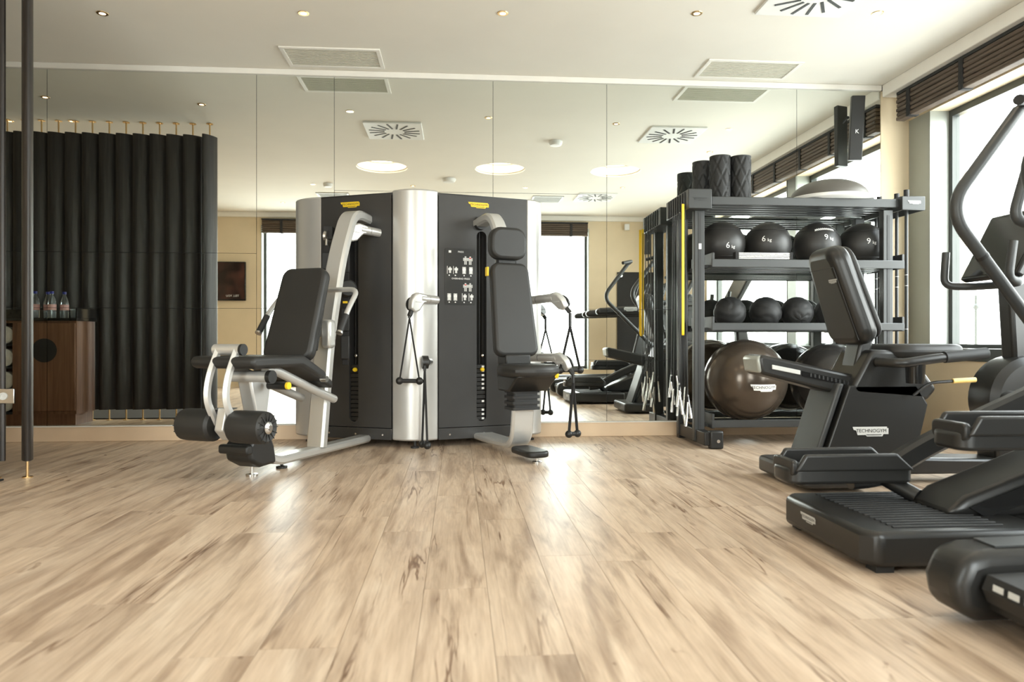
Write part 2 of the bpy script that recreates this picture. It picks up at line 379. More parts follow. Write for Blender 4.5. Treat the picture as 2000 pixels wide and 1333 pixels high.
# outside: terrace edge, pilaster, railing
struct(MB().bb(XR + .241, XR + .32, 5.30, 5.6, -.14, 3).obj('wall_outer', M_WALL))
struct(MB().bb(XR + .241, 5.0, -3, 9, -.3, -.15).obj('floor_terrace', M_TERR))
def post(y):
    t = thing('railing_post', 'slim steel railing post on the terrace outside the window', 'railing post', (4.6, y, -.15), 'terrace railing posts')
    MB().tube([(0, 0, 0), (0, 0, 1.3)], .012).obj('shaft', M_DFRAME, t); MB().ball((0, 0, 1.2), .028, 12, 8).obj('knob', M_DFRAME, t)
for y in (6.06, 4.4, 2.8): post(y)
# back wall (seen in the mirror)
wb = MB().bb(XL, XR, YB - .24, YB, 0, .27).obj('wall_back', M_WALL, smooth=False); struct(wb)
BW = [(-3.15, -1.55), (.70, 2.16)]; zb0, zb1 = .27, 2.60
bx = [XL, BW[0][0], BW[0][1], BW[1][0], BW[1][1], XR]
for i in (0, 2, 4): MB().bb(bx[i], bx[i + 1], YB - .24, YB, .27, HC).obj('wall_piece', M_WALL, wb, smooth=False)
for i, (a, b_) in enumerate(BW):
    MB().bb(a, b_, YB - .24, YB, zb1, HC).obj('wall_piece', M_WALL, wb, smooth=False)
    wn = MB().bb(a, a + .05, YB - .2, YB - .14, zb0, zb1).bb(b_ - .05, b_, YB - .2, YB - .14, zb0, zb1).bb(a + .05, b_ - .05, YB - .2, YB - .14, zb0, zb0 + .05).bb(a + .05, b_ - .05, YB - .2, YB - .14, zb1 - .05, zb1).obj('window_%d' % (i + 3), M_DFRAME); struct(wn)
    MB().bb(a + .05, b_ - .05, YB - .175, YB - .169, zb0 + .05, zb1 - .05).obj('pane', M_GLASS, wn, smooth=False)
    MB().bb(b_ - .012, b_, YB - .14, YB + .004, zb0, zb1).obj('jamb_lining', M_ALU, wn); MB().bb(a, a + .012, YB - .14, YB + .004, zb0, zb1).obj('jamb_lining', M_ALU, wn)
struct(MB().bb(XL, XR - .001, YB, YB + .04, 2.72, HC - .001).obj('trim_4', M_TRIMW, bevel=.005))
wl = MB().bb(XL - .1, XL, YB - .2, D + .1, 0, HC).obj('wall_left', M_WALL, smooth=False); struct(wl)
# ---- rolled blinds
def blind(name, label, a, b_, along, straps):
    t = thing(name, label, 'blind', ((3.47, (a + b_) / 2, 2.47) if along == 'y' else ((a + b_) / 2, YB + .055, 2.46)), 'rolled woven blinds')
    h = (b_ - a) / 2
    def bar(mb, u0, u1, d0, d1, z0, z1):
        return mb.bb(d0, d1, u0, u1, z0, z1) if along == 'y' else mb.bb(u0, u1, d0, d1, z0, z1)
    for k in range(6):
        bar(MB(), -h, h, -.038 + .004 * (k % 2), .036 - .004 * (k % 2), .002 + .034 * k, .034 + .034 * k).obj('fold', M_BLIND, t, bevel=.01)
    bar(MB(), -h, h, -.03, .045, .207, .228).obj('head_rail', M_DARK, t)
    for sfrac in straps:
        u = -h + 2 * h * sfrac; bar(MB(), u - .022, u + .022, -.044, .04, -.004, .206).obj('strap', M_STRAP, t, bevel=.006)
blind('window_blind', 'rolled brown woven blind over the big window by the equipment rack', 2.78, 5.40, 'y', (.06, .28, .5, .72, .94))
blind('window_blind', 'rolled brown woven blind further along the window wall past the rack', 1.0, 2.74, 'y', (.12, .5, .88))
blind('window_blind', 'rolled brown blind over the tall back window next to the television', -3.12, -1.58, 'x', (.2, .8))
blind('window_blind', 'rolled brown blind over the back window near the cardio machines', .73, 2.13, 'x', (.2, .8))
# ---- ceiling fittings
def vent(loc, w_, d_, label, m=M_GRILLE, dark=False):
    t = thing('ceiling_grille', label, 'air vent', loc, None)
    MB().bb(-w_ / 2, w_ / 2, -d_ / 2, -d_ / 2 + .03, -.012, -.0005).bb(-w_ / 2, w_ / 2, d_ / 2 - .03, d_ / 2, -.012, -.0005).bb(-w_ / 2, -w_ / 2 + .03, -d_ / 2 + .03, d_ / 2 - .03, -.012, -.0005).bb(w_ / 2 - .03, w_ / 2, -d_ / 2 + .03, d_ / 2 - .03, -.012, -.0005).obj('grille_frame', M_TRIMW if not dark else M_LGREY, t, bevel=.003)
    MB().bb(-w_ / 2 + .03, w_ / 2 - .03, -d_ / 2 + .03, d_ / 2 - .03, -.004, -.0008).obj('backing', m, t)
    n = int((d_ - .06) / .022)
    for k in range(n): MB().bb(-w_ / 2 + .03, w_ / 2 - .03, -.003, .003, -.010, -.0045).obj('slat', m, t).location = (0, -d_ / 2 + .03 + (k + .5) * (d_ - .06) / n, 0)
vent((-.90, 5.27, HC), .70, .36, 'long white framed grille in the ceiling above the weight machine')
vent((2.18, 5.27, HC), .72, .36, 'long white framed grille in the ceiling above the equipment rack')
vent((-1.75, .75, HC), .45, .45, 'square grey ceiling grille near the back window by the television', M_LGREY, True)
vent((1.28, .75, HC), .45, .45, 'square grey ceiling grille near the back window by the cardio machines', M_LGREY, True)
def diffuser(loc, label):
    t = thing('swirl_diffuser', label, 'air vent', loc, 'square swirl ceiling diffusers')
    MB().prof_xy(rrect(.55, .55, .01), -.016, -.0005).obj('plate', M_WHITE, t, bevel=.004)
    for k in range(16):
        a = 2 * math.pi * k / 16; X = Matrix.Rotation(a, 4, 'Z') @ Matrix.Translation((.17, .03, 0)) @ Matrix.Rotation(.25, 4, 'Z')
        MB(X).bb(-.075, .075, -.009, .009, -.019, -.0155).obj('slot', M_DPRINT, t)
diffuser((2.12, 4.08, HC), 'white swirl diffuser in the ceiling in front of the equipment rack')
diffuser((-.62, 4.02, HC), 'white swirl diffuser in the ceiling in front of the weight machine')
diffuser((1.95, .95, HC), 'white swirl diffuser in the ceiling near the back of the room')
def downlight(x, y):
    t = thing('downlight', 'tiny round recessed downlight in the cream ceiling', 'downlight', (x, y, HC), 'small recessed downlights')
    MB().lathe([(.02, -.004), (.034, -.004), (.036, -.0005), (.02, -.0005), (.02, -.004)], 16, caps=False).obj('ring', M_BRASS, t)
    MB().lathe([(.003, -.003), (.022, -.003), (.022, -.0007), (.003, -.0007)], 12).obj('lens', M_LAMP, t)
for px in (-190, 200, 593, 982, 1361, 1714):
    a = math.atan((px - 1000) / 1400); r_ = 4.49 / math.cos(a); a += R(4.29); downlight(r_ * math.sin(a), r_ * math.cos(a))
for x_, y_ in ((-3.6, 4.09), (-4.18, 4.05), (2.73, 3.46), (-2.6, .2), (.9, 1.5), (-.6, 1.5), (-1.9, 1.5), (2.2, 1.6)): downlight(x_, y_)
def detector(x, y, r_, label):
    MBo = MB().lathe([(r_ * .3, -.05), (r_ * .8, -.045), (r_, -.02), (r_, -.0005), (r_ * .3, -.0005)], 20).obj('smoke_detector', M_WHITE); MBo.location = (x, y, HC); tag(MBo, label, 'smoke detector')
detector(-1.7, 1.55, .06, 'small domed white smoke detector on the ceiling'); detector(-.12, 1.95, .09, 'wide round white ceiling sensor between two round lights')
detector(1.0, 3.75, .07, 'round white ceiling sensor nearer the mirror')

# ================================================================== FIN SCREEN (left)
def fin(x, y, rot, label):
    t = thing('screen_fin', label, 'room divider', (x, y, 0), 'dark wooden divider fins')
    t.rotation_euler = (0, 0, rot)
    poly = [(.0875 * math.cos(a), .027 * math.sin(a) * (1 if abs(math.cos(a)) < .98 else .6)) for a in [2 * math.pi * k / 20 for k in range(20)]]
    MB().prof_xy(poly, .10, 2.685).obj('blade', M_FIN, t)
    MB().tube([(0, 0, .006), (0, 0, .10)], .007).obj('rod', M_BRASS, t); MB().tube([(0, 0, 2.685), (0, 0, HC - .004)], .007).obj('rod', M_BRASS, t)
    MB().lathe([(.004, .0005), (.026, .0005), (.026, .006), (.004, .006)], 16).obj('floor_plate', M_BRASS, t)
    MB().lathe([(.004, HC - .006), (.03, HC - .006), (.03, HC - .0005), (.004, HC - .0005)], 16).obj('ceiling_plate', M_BRASS, t)
fin(-2.345, 4.10, R(-60), 'dark oak divider fin turned edge-on at the open end of the screen')
for k in range(1, 18): fin(-2.352 - .152 * k, 4.09, R(-33), 'tall dark oak divider fin, %s from the open end of the screen' % ('second third fourth fifth sixth seventh eighth ninth tenth eleventh twelfth thirteenth fourteenth fifteenth sixteenth seventeenth eighteenth'.split()[k - 1]))
so = thing('socket_plate', 'steel plate with round socket fixed between the first two divider fins', 'socket', (-2.425, 4.03, .45))
MB().bb(-.055, .055, -.006, .006, -.04, .04).obj('plate', M_STEEL, so, bevel=.003)
MB(Matrix.Rotation(R(90), 4, 'X')).lathe([(.004, .006), (.02, .006), (.02, .012), (.014, .012), (.014, .008), (.004, .008)], 16).obj('socket_ring', M_LGREY, so)
o = MB().bb(-4.9, -2.42, 3.0, 4.02, .001, .010).obj('floor_mat', M_MAT); tag(o, 'dark flat floor mat beside the wooden divider fins', 'mat')
# cabinet behind the screen, seen in the mirror
cb = thing('towel_cabinet', 'walnut cabinet with round hole and open towel shelf by the fin screen', 'cabinet', (-4.1, 4.33, 0))
Mc = loc_of(cb)
MB(Mc).bb(-3.885, -3.35, 4.18, 4.505, .10, .92).obj('body', M_CAB, cb)
MB(Mc).bb(-4.42, -3.885, 4.18, 4.20, .10, .92).obj('back_panel', M_CAB, cb); MB(Mc).bb(-4.9, -4.42, 4.18, 4.505, .10, .92).obj('side_unit', M_CAB, cb); MB(Mc).bb(-4.42, -3.885, 4.20, 4.505, .90, .92).obj('top_rail', M_CAB, cb); MB(Mc).bb(-4.42, -3.885, 4.20, 4.505, .10, .12).obj('shelf', M_DARK, cb)
for z_ in (.300, .500, .700): MB(Mc).bb(-4.42, -3.885, 4.20, 4.50, z_, z_ + .018).obj('shelf', M_DARK, cb)
MB(Mc).bb(-4.88, -3.37, 4.18, 4.48, .0, .10).obj('plinth', M_CAB, cb)
dr = MB(Mc).bb(-3.84, -3.355, 4.505, 4.522, .13, .90).obj('door', M_CAB, cb, bevel=.002)
MB(Mc @ Matrix.Translation((-3.61, 4.523, .66)) @ Matrix.Rotation(R(-90), 4, 'X')).lathe([(.01, 0), (.105, 0), (.105, .002), (.01, .002)], 32).obj('hole', M_DPRINT, dr)
MB(Mc).bb(-4.92, -3.335, 4.175, 4.53, .92, .945).obj('counter_top', M_STONE, cb, bevel=.003)
MB(Mc).bb(-4.92, -3.335, 4.175, 4.19, .945, 1.03).bb(-3.35, -3.335, 4.19, 4.52, .945, 1.03).obj('upstand', M_STONE, cb, bevel=.002)
tw = MB(Matrix.Rotation(R(90), 4, 'X')).lathe([(.01, 0), (.06, 0), (.078, .012), (.078, .25), (.06, .262), (.01, .262)], 20).mesh('rolled_towel'); tw.materials.append(M_TOWEL)
for k in range(4):
    for j in range(3):
        o = bpy.data.objects.new('rolled_towel', tw); COL.objects.link(o); o.location = (-3.97 - .168 * j, 4.49, (.1985, .3965, .5965, .7965)[k]); tag(o, 'white rolled towel on the %s shelf of the walnut cabinet' % ('bottom', 'second lowest', 'second highest', 'top')[k], 'towel', 'rolled towels')
def bottle(x, y):
    t = thing('water_bottle', 'clear water bottle with blue cap on the cabinet top', 'bottle', (x, y, .9455), 'water bottles')
    MB().lathe([(.01, 0), (.032, .0), (.034, .02), (.034, .13), (.028, .17), (.013, .20), (.013, .215)], 16).obj('bottle_body', M_BOTTLE, t)
    MB().lathe([(.0345, .07), (.0352, .07), (.0352, .12), (.0345, .12)], 16).obj('label', M_LABEL, t); MB().lathe([(.003, .213), (.016, .213), (.016, .235), (.003, .235)], 12).obj('cap', M_BLUE, t)
for i, (bx_, by_) in enumerate(((-3.71, 4.48), (-3.64, 4.41), (-3.57, 4.48), (-3.50, 4.41))): bottle(bx_, by_)
for k in range(3):
    o = MB().lathe([(.01, 0), (.028, 0), (.034, .08), (.031, .08), (.026, .006), (.01, .005)], 16).obj('drinking_glass', M_BOTTLE); o.location = (-3.405, 4.26 + .085 * k, .9455); tag(o, 'clear drinking glass on the cabinet beside the bottles', 'glass', 'drinking glasses')
# television on the back wall
tv = thing('wall_television', 'black flat television mounted on the beige back wall', 'television', (-3.9, YB + .03, 1.69))
MB().bb(-.52, .52, -.028, .02, -.31, .31).obj('housing', M_GLOSS, tv, bevel=.006)
scr = mat('tv_picture', (.02, .012, .01), .15, emit=(.12, .045, .03), es=.06)
t_ = scr.node_tree; nz = t_.nodes.new('ShaderNodeTexNoise'); nz.inputs['Scale'].default_value = 3.5; rr_ = t_.nodes.new('ShaderNodeValToRGB')
tcx = t_.nodes.new('ShaderNodeTexCoord'); t_.links.new(tcx.outputs['Object'], nz.inputs['Vector']); t_.links.new(nz.outputs[0], rr_.inputs[0])
rr_.color_ramp.elements[0].position = .45; rr_.color_ramp.elements[0].color = (.004, .003, .004, 1); rr_.color_ramp.elements[1].position = .75; rr_.color_ramp.elements[1].color = (.30, .10, .06, 1)
t_.links.new(rr_.outputs[0], t_.nodes['Principled BSDF'].inputs['Emission Color'])
sp = MB().bb(-.505, .505, .0202, .022, -.29, .295).obj('screen', scr, tv, smooth=False)
tm = MB(); v, f = text_vf('TELL YOU', .045); tm.add(v, f, basis((.32, .0235, -.235), (-1, 0, 0), (0, 0, 1))); tm.obj('caption', M_WHITE, sp, smooth=False)
# exercise mat on back wall
em = thing('exercise_mat', 'dark grey exercise mat hung on the back wall by eyelets', 'exercise mat', (3.0, YB + .02, .12))
MB().bb(-.37, .37, -.012, .012, 0, 1.76).obj('mat_sheet', M_MAT, em, bevel=.005)
for s in (-1, 1): MB(Matrix.Translation((.31 * s, .012, 1.7)) @ Matrix.Rotation(R(-90), 4, 'X')).lathe([(.004, 0), (.026, 0), (.026, .014), (.004, .014)], 16).obj('eyelet', M_STEEL, em)
# column speakers
def speaker(x, y, tilt, label, wall):
    t = thing('column_speaker', label, 'speaker', (x, y, 2.17), 'slim black column speakers'); t.rotation_euler = (R(tilt[0]), R(tilt[1]), tilt[2])
    MB().bb(-.05, .05, -.022, .022, 0, .50).obj('cabinet', M_BLACK, t, bevel=.006)
    MB().tube([(0, .02, .36), (0, .06, .38), (0, .085, .38)], .011).obj('bracket', M_DARK, t)
    tm = MB(); v, f = text_vf('K', .045); tm.add(v, f, basis((0, -.0228, .22), (1, 0, 0), (0, 0, 1))); tm.obj('logo', M_WHITE, t, smooth=False)
speaker(3.12, 5.44, (3, 2, R(-12)), 'slim black speaker with a K logo beside the mirror corner', 1)
speaker(3.12, YB + .1, (-3, -2, R(192)), 'slim black speaker high in the back corner of the room', 0)
o = MB().bb(-.04, .04, -.03, .03, -.05, .05).bb(-.012, .012, -.07, -.03, -.01, .01).obj('wall_sensor', M_WHITE, bevel=.008); o.location = (2.78, YB + .071, 2.62); tag(o, 'small white motion sensor high on the back wall', 'sensor')

# ================================================================== MULTI GYM
G = thing('multi_gym', 'silver and charcoal multi-station weight machine standing before the mirror', 'weight machine', (-.3, 5.25, 0))
W0 = loc_of(G)
A_, B_, C_, D_, E_, F_ = (-1.21, 5.46), (-.985, 5.275), (-.462, 5.06), (-.138, 5.052), (.50, 5.25), (.625, 5.40)
def bez(p0, p1, p2, n=8): return [((1 - t) ** 2 * p0[0] + 2 * t * (1 - t) * p1[0] + t * t * p2[0], (1 - t) ** 2 * p0[1] + 2 * t * (1 - t) * p1[1] + t * t * p2[1]) for t in [k / n for k in range(n + 1)]]
colpoly = bez(C_, (-.31, 4.925), D_, 10) + [(-.2, 5.30), (-.4, 5.30)]
lpoly = bez(A_, (-1.185, 5.335), B_, 8) + [(-1.0, 5.50), (-1.2, 5.505)]
rpoly = bez(E_, (.625, 5.29), F_, 8) + [(.62, 5.505), (.48, 5.50)]
for nm, pl, zt in (('front_column', colpoly, 1.80), ('corner_column', lpoly, 1.79), ('corner_column', rpoly, 1.79)):
    MB(W0).prof_xy(pl, .05, zt).obj(nm, M_SILVER, G, bevel=.012)
MB(W0).prof_xy([A_, B_, C_, D_, E_, F_, (.60, 5.505), (-1.19, 5.505)], 1.765, 1.785).obj('top_cover', M_BLACK, G)
MB(W0).prof_xy([(-1.0, 5.5), (-.98, 5.34), (-.44, 5.13), (-.16, 5.12), (.49, 5.31), (.5, 5.5)], .06, 1.76).obj('inner_core', M_DARK, G)
def panel(P, Q, slot_t, hw, z0, z1):
    P, Q = Vector((*P, 0)), Vector((*Q, 0)); d = (Q - P); Lw = d.length; d.normalize(); nrm = Vector((d.y, -d.x, 0))
    X = W0 @ Matrix(((d.x, 0, nrm.x, P.x), (d.y, 0, nrm.y, P.y), (0, 1, 0, 0), (0, 0, 0, 1)))   # (along, up, out)
    cx_, cy_ = slot_t * Lw, (z0 + z1) / 2; hh = (z1 - z0) / 2 - hw
    st = [(hw * math.cos(a), hh + hw * math.sin(a)) for a in [math.pi * k / 10 for k in range(11)]]
    st += [(-x_, -y_) for x_, y_ in st]
    lo, hi, bo, to = -cx_, Lw - cx_, .135 - cy_, 1.775 - cy_
    angs = [(math.atan2(y_, x_), (x_, y_)) for x_, y_ in st]
    def ray_rect(a):
        ca, sa = math.cos(a), math.sin(a); k = 1e9
        if ca > 1e-9: k = min(k, hi / ca)
        if ca < -1e-9: k = min(k, lo / ca)
        if sa > 1e-9: k = min(k, to / sa)
        if sa < -1e-9: k = min(k, bo / sa)
        return (ca * k, sa * k)
    for cxn, cyn in ((lo, bo), (hi, bo), (hi, to), (lo, to)):
        a = math.atan2(cyn, cxn); k = hw / abs(math.cos(a)); angs.append((a, (math.cos(a) * k, math.sin(a) * k)))
    angs.sort(key=lambda e: e[0]); n = len(angs)
    ins = [e[1] for e in angs]; outs = [ray_rect(e[0]) for e in angs]
    vs_ = [(p[0] + cx_, p[1] + cy_, .006) for p in ins] + [(p[0] + cx_, p[1] + cy_, .006) for p in outs] + [(p[0] + cx_, p[1] + cy_, -.06) for p in ins]
    fs = [(k, (k + 1) % n, n + (k + 1) % n, n + k) for k in range(n)] + [(k, 2 * n + k, 2 * n + (k + 1) % n, (k + 1) % n) for k in range(n)]
    MB().add(vs_, fs, X).obj('side_panel', M_PANEL, G)
    MB().bb(0, Lw, .05, .13, -.02, .008, X).obj('skirt', M_PANEL, G, bevel=.003)
    for a in (.12, .5, .88):
        MB(X @ Matrix.Translation((a * Lw, .085, .008))).lathe([(.002, 0), (.008, 0), (.007, .003), (.002, .003)], 10).obj('bolt', M_STEEL, G)
    ws = MB().bb(cx_ - hw + .006, cx_ + hw - .006, .15, .17, -.058, -.03, X).obj('weight_stack', M_BLACK, G)
    for k in range(13):
        zz = .175 + k * .031
        MB().bb(cx_ - hw + .004, cx_ + hw - .004, zz, zz + .027, -.055, -.008, X).obj('weight_plate', M_BLACK, ws, bevel=.002)
        if P.x > -.3 and k not in (3, 5, 6): MB().bb(cx_ + .006, cx_ + .024, zz + .006, zz + .02, -.0079, -.007, X).obj('number_tag', M_WHITE, ws)
    MB(X @ Matrix.Translation((cx_ + .008, .54, -.01))).lathe([(.004, 0), (.014, 0), (.016, .012), (.012, .024), (.004, .024)], 14).obj('selector_pin', M_YEL, ws)
    MB(X).tube([(cx_ - .005, .58, -.03), (cx_ - .005, 1.62, -.03)], .004, 6).obj('cable', M_DPRINT, ws); MB(X).ball((cx_ + .012, .64, -.012), .014, 10, 8).obj('cable_stop', M_STEEL, ws)
    return X, Lw
XLp, LL = panel(B_, C_, .47, .037, .17, 1.56); XRp, LR = panel(D_, E_, .475, .037, .17, 1.53)
badge(Matrix(), XLp @ Matrix.Translation((.42 * LL, 1.715, .007)), .155, G, M_YEL, M_DPRINT)
badge(Matrix(), XRp @ Matrix.Translation((.44 * LR, 1.715, .007)), .155, G, M_YEL, M_DPRINT)
for x_, y_ in ((-.3, 5.02), (-1.1, 5.43), (.54, 5.38)):
    MB(W0 @ Matrix.Translation((x_, y_, 0))).lathe([(.004, 0), (.03, 0), (.03, .012), (.01, .016), (.01, .05), (.004, .05)], 14).obj('levelling_foot', M_BLACK, G)
# instruction placard on the right panel
pc = MB().prof_xy(rrect(.225, .40, .02, 4, .155, 1.20), .0065, .010, XRp).obj('placard', mat('placard_print', (.03, .03, .029), .3, noise=.03), G)
def ptxt(s_, size, x_, y_):
    v, f = text_vf(s_, size); return MB().add([(a[0] + x_, a[1] + y_, .0112) for a in v], f, XRp)
def prect(mb, x_, y_, w_, h_, z=.0112): return mb.add([(x_ - w_ / 2, y_ - h_ / 2, z), (x_ + w_ / 2, y_ - h_ / 2, z), (x_ + w_ / 2, y_ + h_ / 2, z), (x_ - w_ / 2, y_ + h_ / 2, z)], [(0, 1, 2, 3)], XRp)
ptxt('PRESS', .017, .16, 1.375).obj('placard_text', M_WHITE, pc, smooth=False); ptxt('OVERHEAD PRESS', .017, .16, 1.185).obj('placard_text', M_WHITE, pc, smooth=False)
def figure(mb, x_, y_, h, z=.0114):
    for dx, dy, w_, hh in ((0, .43, .2, .14), (0, .18, .34, .30), (-.09, -.22, .13, .5), (.09, -.22, .13, .5), (-.24, .14, .1, .36), (.24, .14, .1, .36)): prect(mb, x_ + dx * h, y_ + dy * h, w_ * h, hh * h, z)
gm, wm_, rm = MB(), MB(), MB()
for yy in (1.315, 1.125):
    for xx in (.195, .23): figure(gm, xx, yy, .06)
    prect(rm, .23 if yy > 1.2 else .195, yy + .018, .014, .008, .0118)
for yy, k0 in ((1.245, 2), (1.055, 0)):
    for k in range(4):
        xx = (.075, .12, .185, .235)[k]
        boxed = (k >= 2) if k0 == 2 else (k < 2)
        if boxed: prect(gm, xx, yy, .027, .05, .0112); figure(wm_, xx, yy, .042, .0118)
        else: prect(gm, xx - .014, yy, .005, .055); figure(wm_, xx + .006, yy, .045)
        prect(wm_, xx, yy - .037, .009, .008)
prect(wm_, .08, 1.375, .018, .016); gm.obj('pictogram', M_LGREY, pc, smooth=False); wm_.obj('pictogram', M_WHITE, pc, smooth=False); rm.obj('pictogram', M_RED, pc, smooth=False)

# ---- leg extension station (left)
FL = W0 @ frame((-.72, 5.007), (-.4, -.9165))
def cyl_s(mb, f_, z_, s0, s1, r_, n=18): return mb.tube([(f_, s0, z_), (f_, s1, z_)], r_, n)
MB(FL).sweep(fillet([(-.16, 0, 1.60), (.05, 0, 1.62), (.20, 0, 1.30), (.34, 0, .75), (.43, 0, .075)], .16, 8), .125, .065, (0, 1, 0)).obj('leg_station_post', M_SILVER, G)
MB(FL).sweep(fillet([(-.14, 0, .055), (.86, 0, .055), (.97, 0, .11), (1.0, 0, .22)], .12, 6), .105, .05, (0, 1, 0)).obj('leg_station_beam', M_SILVER, G)
MB(FL).prof_fz([(.93, .06), (1.06, .055), (1.15, .10), (1.165, .18), (1.10, .24), (.99, .245), (.95, .16)], -.085, .085).obj('front_housing', M_BLACK, G, bevel=.02, seg=3)
MB(FL).prof_fz(rrect(.05, .05, .015, 3, 1.17, .165), -.095, .095).obj('housing_bumper', M_BLACK, G, bevel=.008)
for f_ in (1.04, .78): MB(FL @ Matrix.Translation((f_, 0, 0))).lathe([(.004, 0), (.032, 0), (.032, .012), (.009, .016), (.009, .055), (.004, .055)], 14).obj('levelling_foot', M_STEEL if f_ > 1 else M_BLACK, G)
# backrest: slab leaning
def slab(M, pa, pb, wid, th, nm, m, bev=.022, taper=1.0, r=.06):   # pa bottom, pb top (f,z) front faces; thickness towards the rear
    a, b_ = Vector((pa[0], 0, pa[1])), Vector((pb[0], 0, pb[1])); up = (b_ - a); L_ = up.length; up.normalize()
    X = Matrix(((0, up.x, up.z, a.x), (1, 0, 0, 0), (0, up.z, -up.x, a.z), (0, 0, 0, 1)))       # (s, up, out)
    pl = []
    for p in rrect(wid, L_, r, 5, 0, L_ / 2): pl.append((p[0] * (1 + (taper - 1) * p[1] / L_), p[1]))
    return MB(M @ X).prof_xy(pl, -th, 0).obj(nm, m, G, bevel=bev, seg=3)
slab(FL, (.76, .64), (.56, 1.20), .34, .075, 'backrest', M_LEATHER, taper=.92)
MB(FL).prof_fz([(.60, .70), (.48, 1.12), (.44, 1.12), (.56, .68)], -.1, .1).obj('backrest_plate', M_BLACK, G, bevel=.01)
MB(FL).tube([(.30, 0, .80), (.56, 0, .80)], .028, 14).obj('backrest_slider', M_SILVER, G)
MB(FL).bb(.36, .44, .03, .10, .70, .88).obj('adjuster_block', M_SILVER, G, bevel=.02)
for s in (-1, 1):
    p = fillet([(.36, 0, 1.07), (.38, .27 * s, 1.07), (.52, .285 * s, .94), (.62, .29 * s, .80)], .07, 6)
    h = MB(FL).tube(p[:-1], .016, 12).obj('hand_bar', M_SILVER, G)
    a, b_ = p[-3], p[-1]; MB(FL).tube([a, b_], .0195, 12).obj('grip', M_RUBBER, h); MB(FL).tube([b_, b_ + (b_ - a).normalized() * .012], .021, 12).obj('end_cap', M_STEEL, h)
MB(FL).prof_fz([(.62, .50), (.86, .60), (1.26, .60), (1.29, .63), (1.27, .665), (.84, .665), (.62, .56)], -.205, .205).obj('seat_pad', M_LEATHER, G, bevel=.024, seg=3)
MB(FL).prof_fz([(.55, .455), (.63, .49), (.63, .545), (.55, .505)], -.18, .2).obj('seat_rear_pad', M_LEATHER, G, bevel=.015)
for s in (-.12, .12):
    MB(FL).tube(fillet([(.42, s, .38), (.6, s, .44), (1.0, s, .585), (1.08, s, .59)], .08), .026, 12).obj('seat_rail', M_SILVER, G)
MB(FL).prof_fz([(.98, .24), (1.03, .24), (1.12, .58), (.92, .58)], -.045, .045).obj('seat_pedestal', M_SILVER, G, bevel=.012)
cyl_s(MB(FL), 1.14, .555, -.07, .19, .03).obj('pivot_tube', M_SILVER, G); cyl_s(MB(FL), 1.14, .555, .19, .215, .036).obj('pivot_cap', M_BLACK, G)
cyl_s(MB(FL), 1.0, .50, .08, .20, .022).obj('range_knob', M_BLACK, G); cyl_s(MB(FL), 1.0, .50, .20, .215, .02).obj('range_knob_end', M_YEL, G)
cyl_s(MB(FL), .66, .52, .19, .23, .018).obj('seat_bolt', M_STEEL, G)
LV = MB(FL)
for s in (-.06, .06): LV.sweep(fillet([(1.23, s, .70), (1.30, s, .56), (1.32, s, .44), (1.24, s, .30)], .08, 5), .03, .05, (0, 1, 0))
lv = LV.obj('lever_arm', M_SILVER, G)
cyl_s(MB(FL), 1.225, .70, -.085, .085, .03).obj('lever_crossbar', M_SILVER, lv); cyl_s(MB(FL), 1.225, .70, .085, .1, .031).obj('crossbar_cap', M_BLACK, lv)
MB(FL).prof_fz([(1.27, .40), (1.30, .28), (1.24, .22), (1.20, .30)], -.03, .03).obj('lever_foot', M_SILVER, lv, bevel=.008)
cyl_s(MB(FL), 1.25, .30, -.29, .29, .014).obj('roller_axle', M_STEEL, G)
for s in (-1, 1):
    X = FL @ axis_x((1.25, .055 * s, .30), (0, s, 0))
    ro = MB(X).lathe([(.02, 0), (.07, 0), (.084, .014), (.086, .05), (.086, .17), (.083, .205), (.07, .218), (.02, .21)], 28).obj('leg_roller', M_LEATHER, G)
    MB(X).lathe([(.004, .205), (.03, .205), (.032, .222), (.02, .23), (.004, .23)], 18).obj('roller_cap', M_STEEL, ro)
    for k in range(14):
        a = 2 * math.pi * k / 14; MB(X @ Matrix.Rotation(a, 4, 'Z')).bb(.036, .076, -.002, .002, .211, .220).obj('pleat', M_LEATHER, ro)
MB(FL).tube([(1.2, 0, .24), (1.12, .02, .2)], .004, 6).obj('lever_cable', M_DPRINT, G)
# ---- press station (right)
FR = W0 @ frame((.143, 5.253), (.35, -.9367))
MB(FR).sweep(fillet([(.10, -.03, 1.585), (.38, -.03, 1.60), (.46, -.01, 1.44), (.50, 0, .70)], .13, 8), .10, .06, (0, 1, 0)).obj('press_station_post', M_SILVER, G)
MB(FR).tube([(.09, -.03, 1.585), (.15, -.03, 1.588)], .05, 14).obj('post_collar', M_BLACK, G)
MB(FR).sweep(fillet([(.06, 0, .065), (.50, 0, .065), (.73, 0, .08), (.77, 0, .36), (.70, 0, .50)], .2, 8), .15, .045, (0, 1, 0)).obj('press_station_leg', M_SILVER, G)
MB(FR).prof_xy(rrect(.30, .15, .05, 5, .86, 0), .035, .075).obj('foot_plate', M_BLACK, G, bevel=.014, seg=3)
MB(FR @ Matrix.Translation((.96, 0, 0))).lathe([(.004, 0), (.03, 0), (.03, .01), (.009, .014), (.009, .04), (.004, .04)], 14).obj('levelling_foot', M_STEEL, G)
slab(FR, (.70, .65), (.57, 1.265), .31, .07, 'backrest', M_LEATHER, taper=.86)
slab(FR, (.565, 1.285), (.56, 1.50), .265, .085, 'headrest', M_LEATHER, taper=.96, r=.075)
MB(FR).prof_fz([(.60, .62), (.52, 1.3), (.48, 1.3), (.54, .60)], -.07, .07).obj('backrest_plate', M_BLACK, G, bevel=.01)
MB(FR).bb(.52, .56, -.16, -.148, 1.17, 1.23).obj('adjuster_tab', M_YEL, G, bevel=.004)
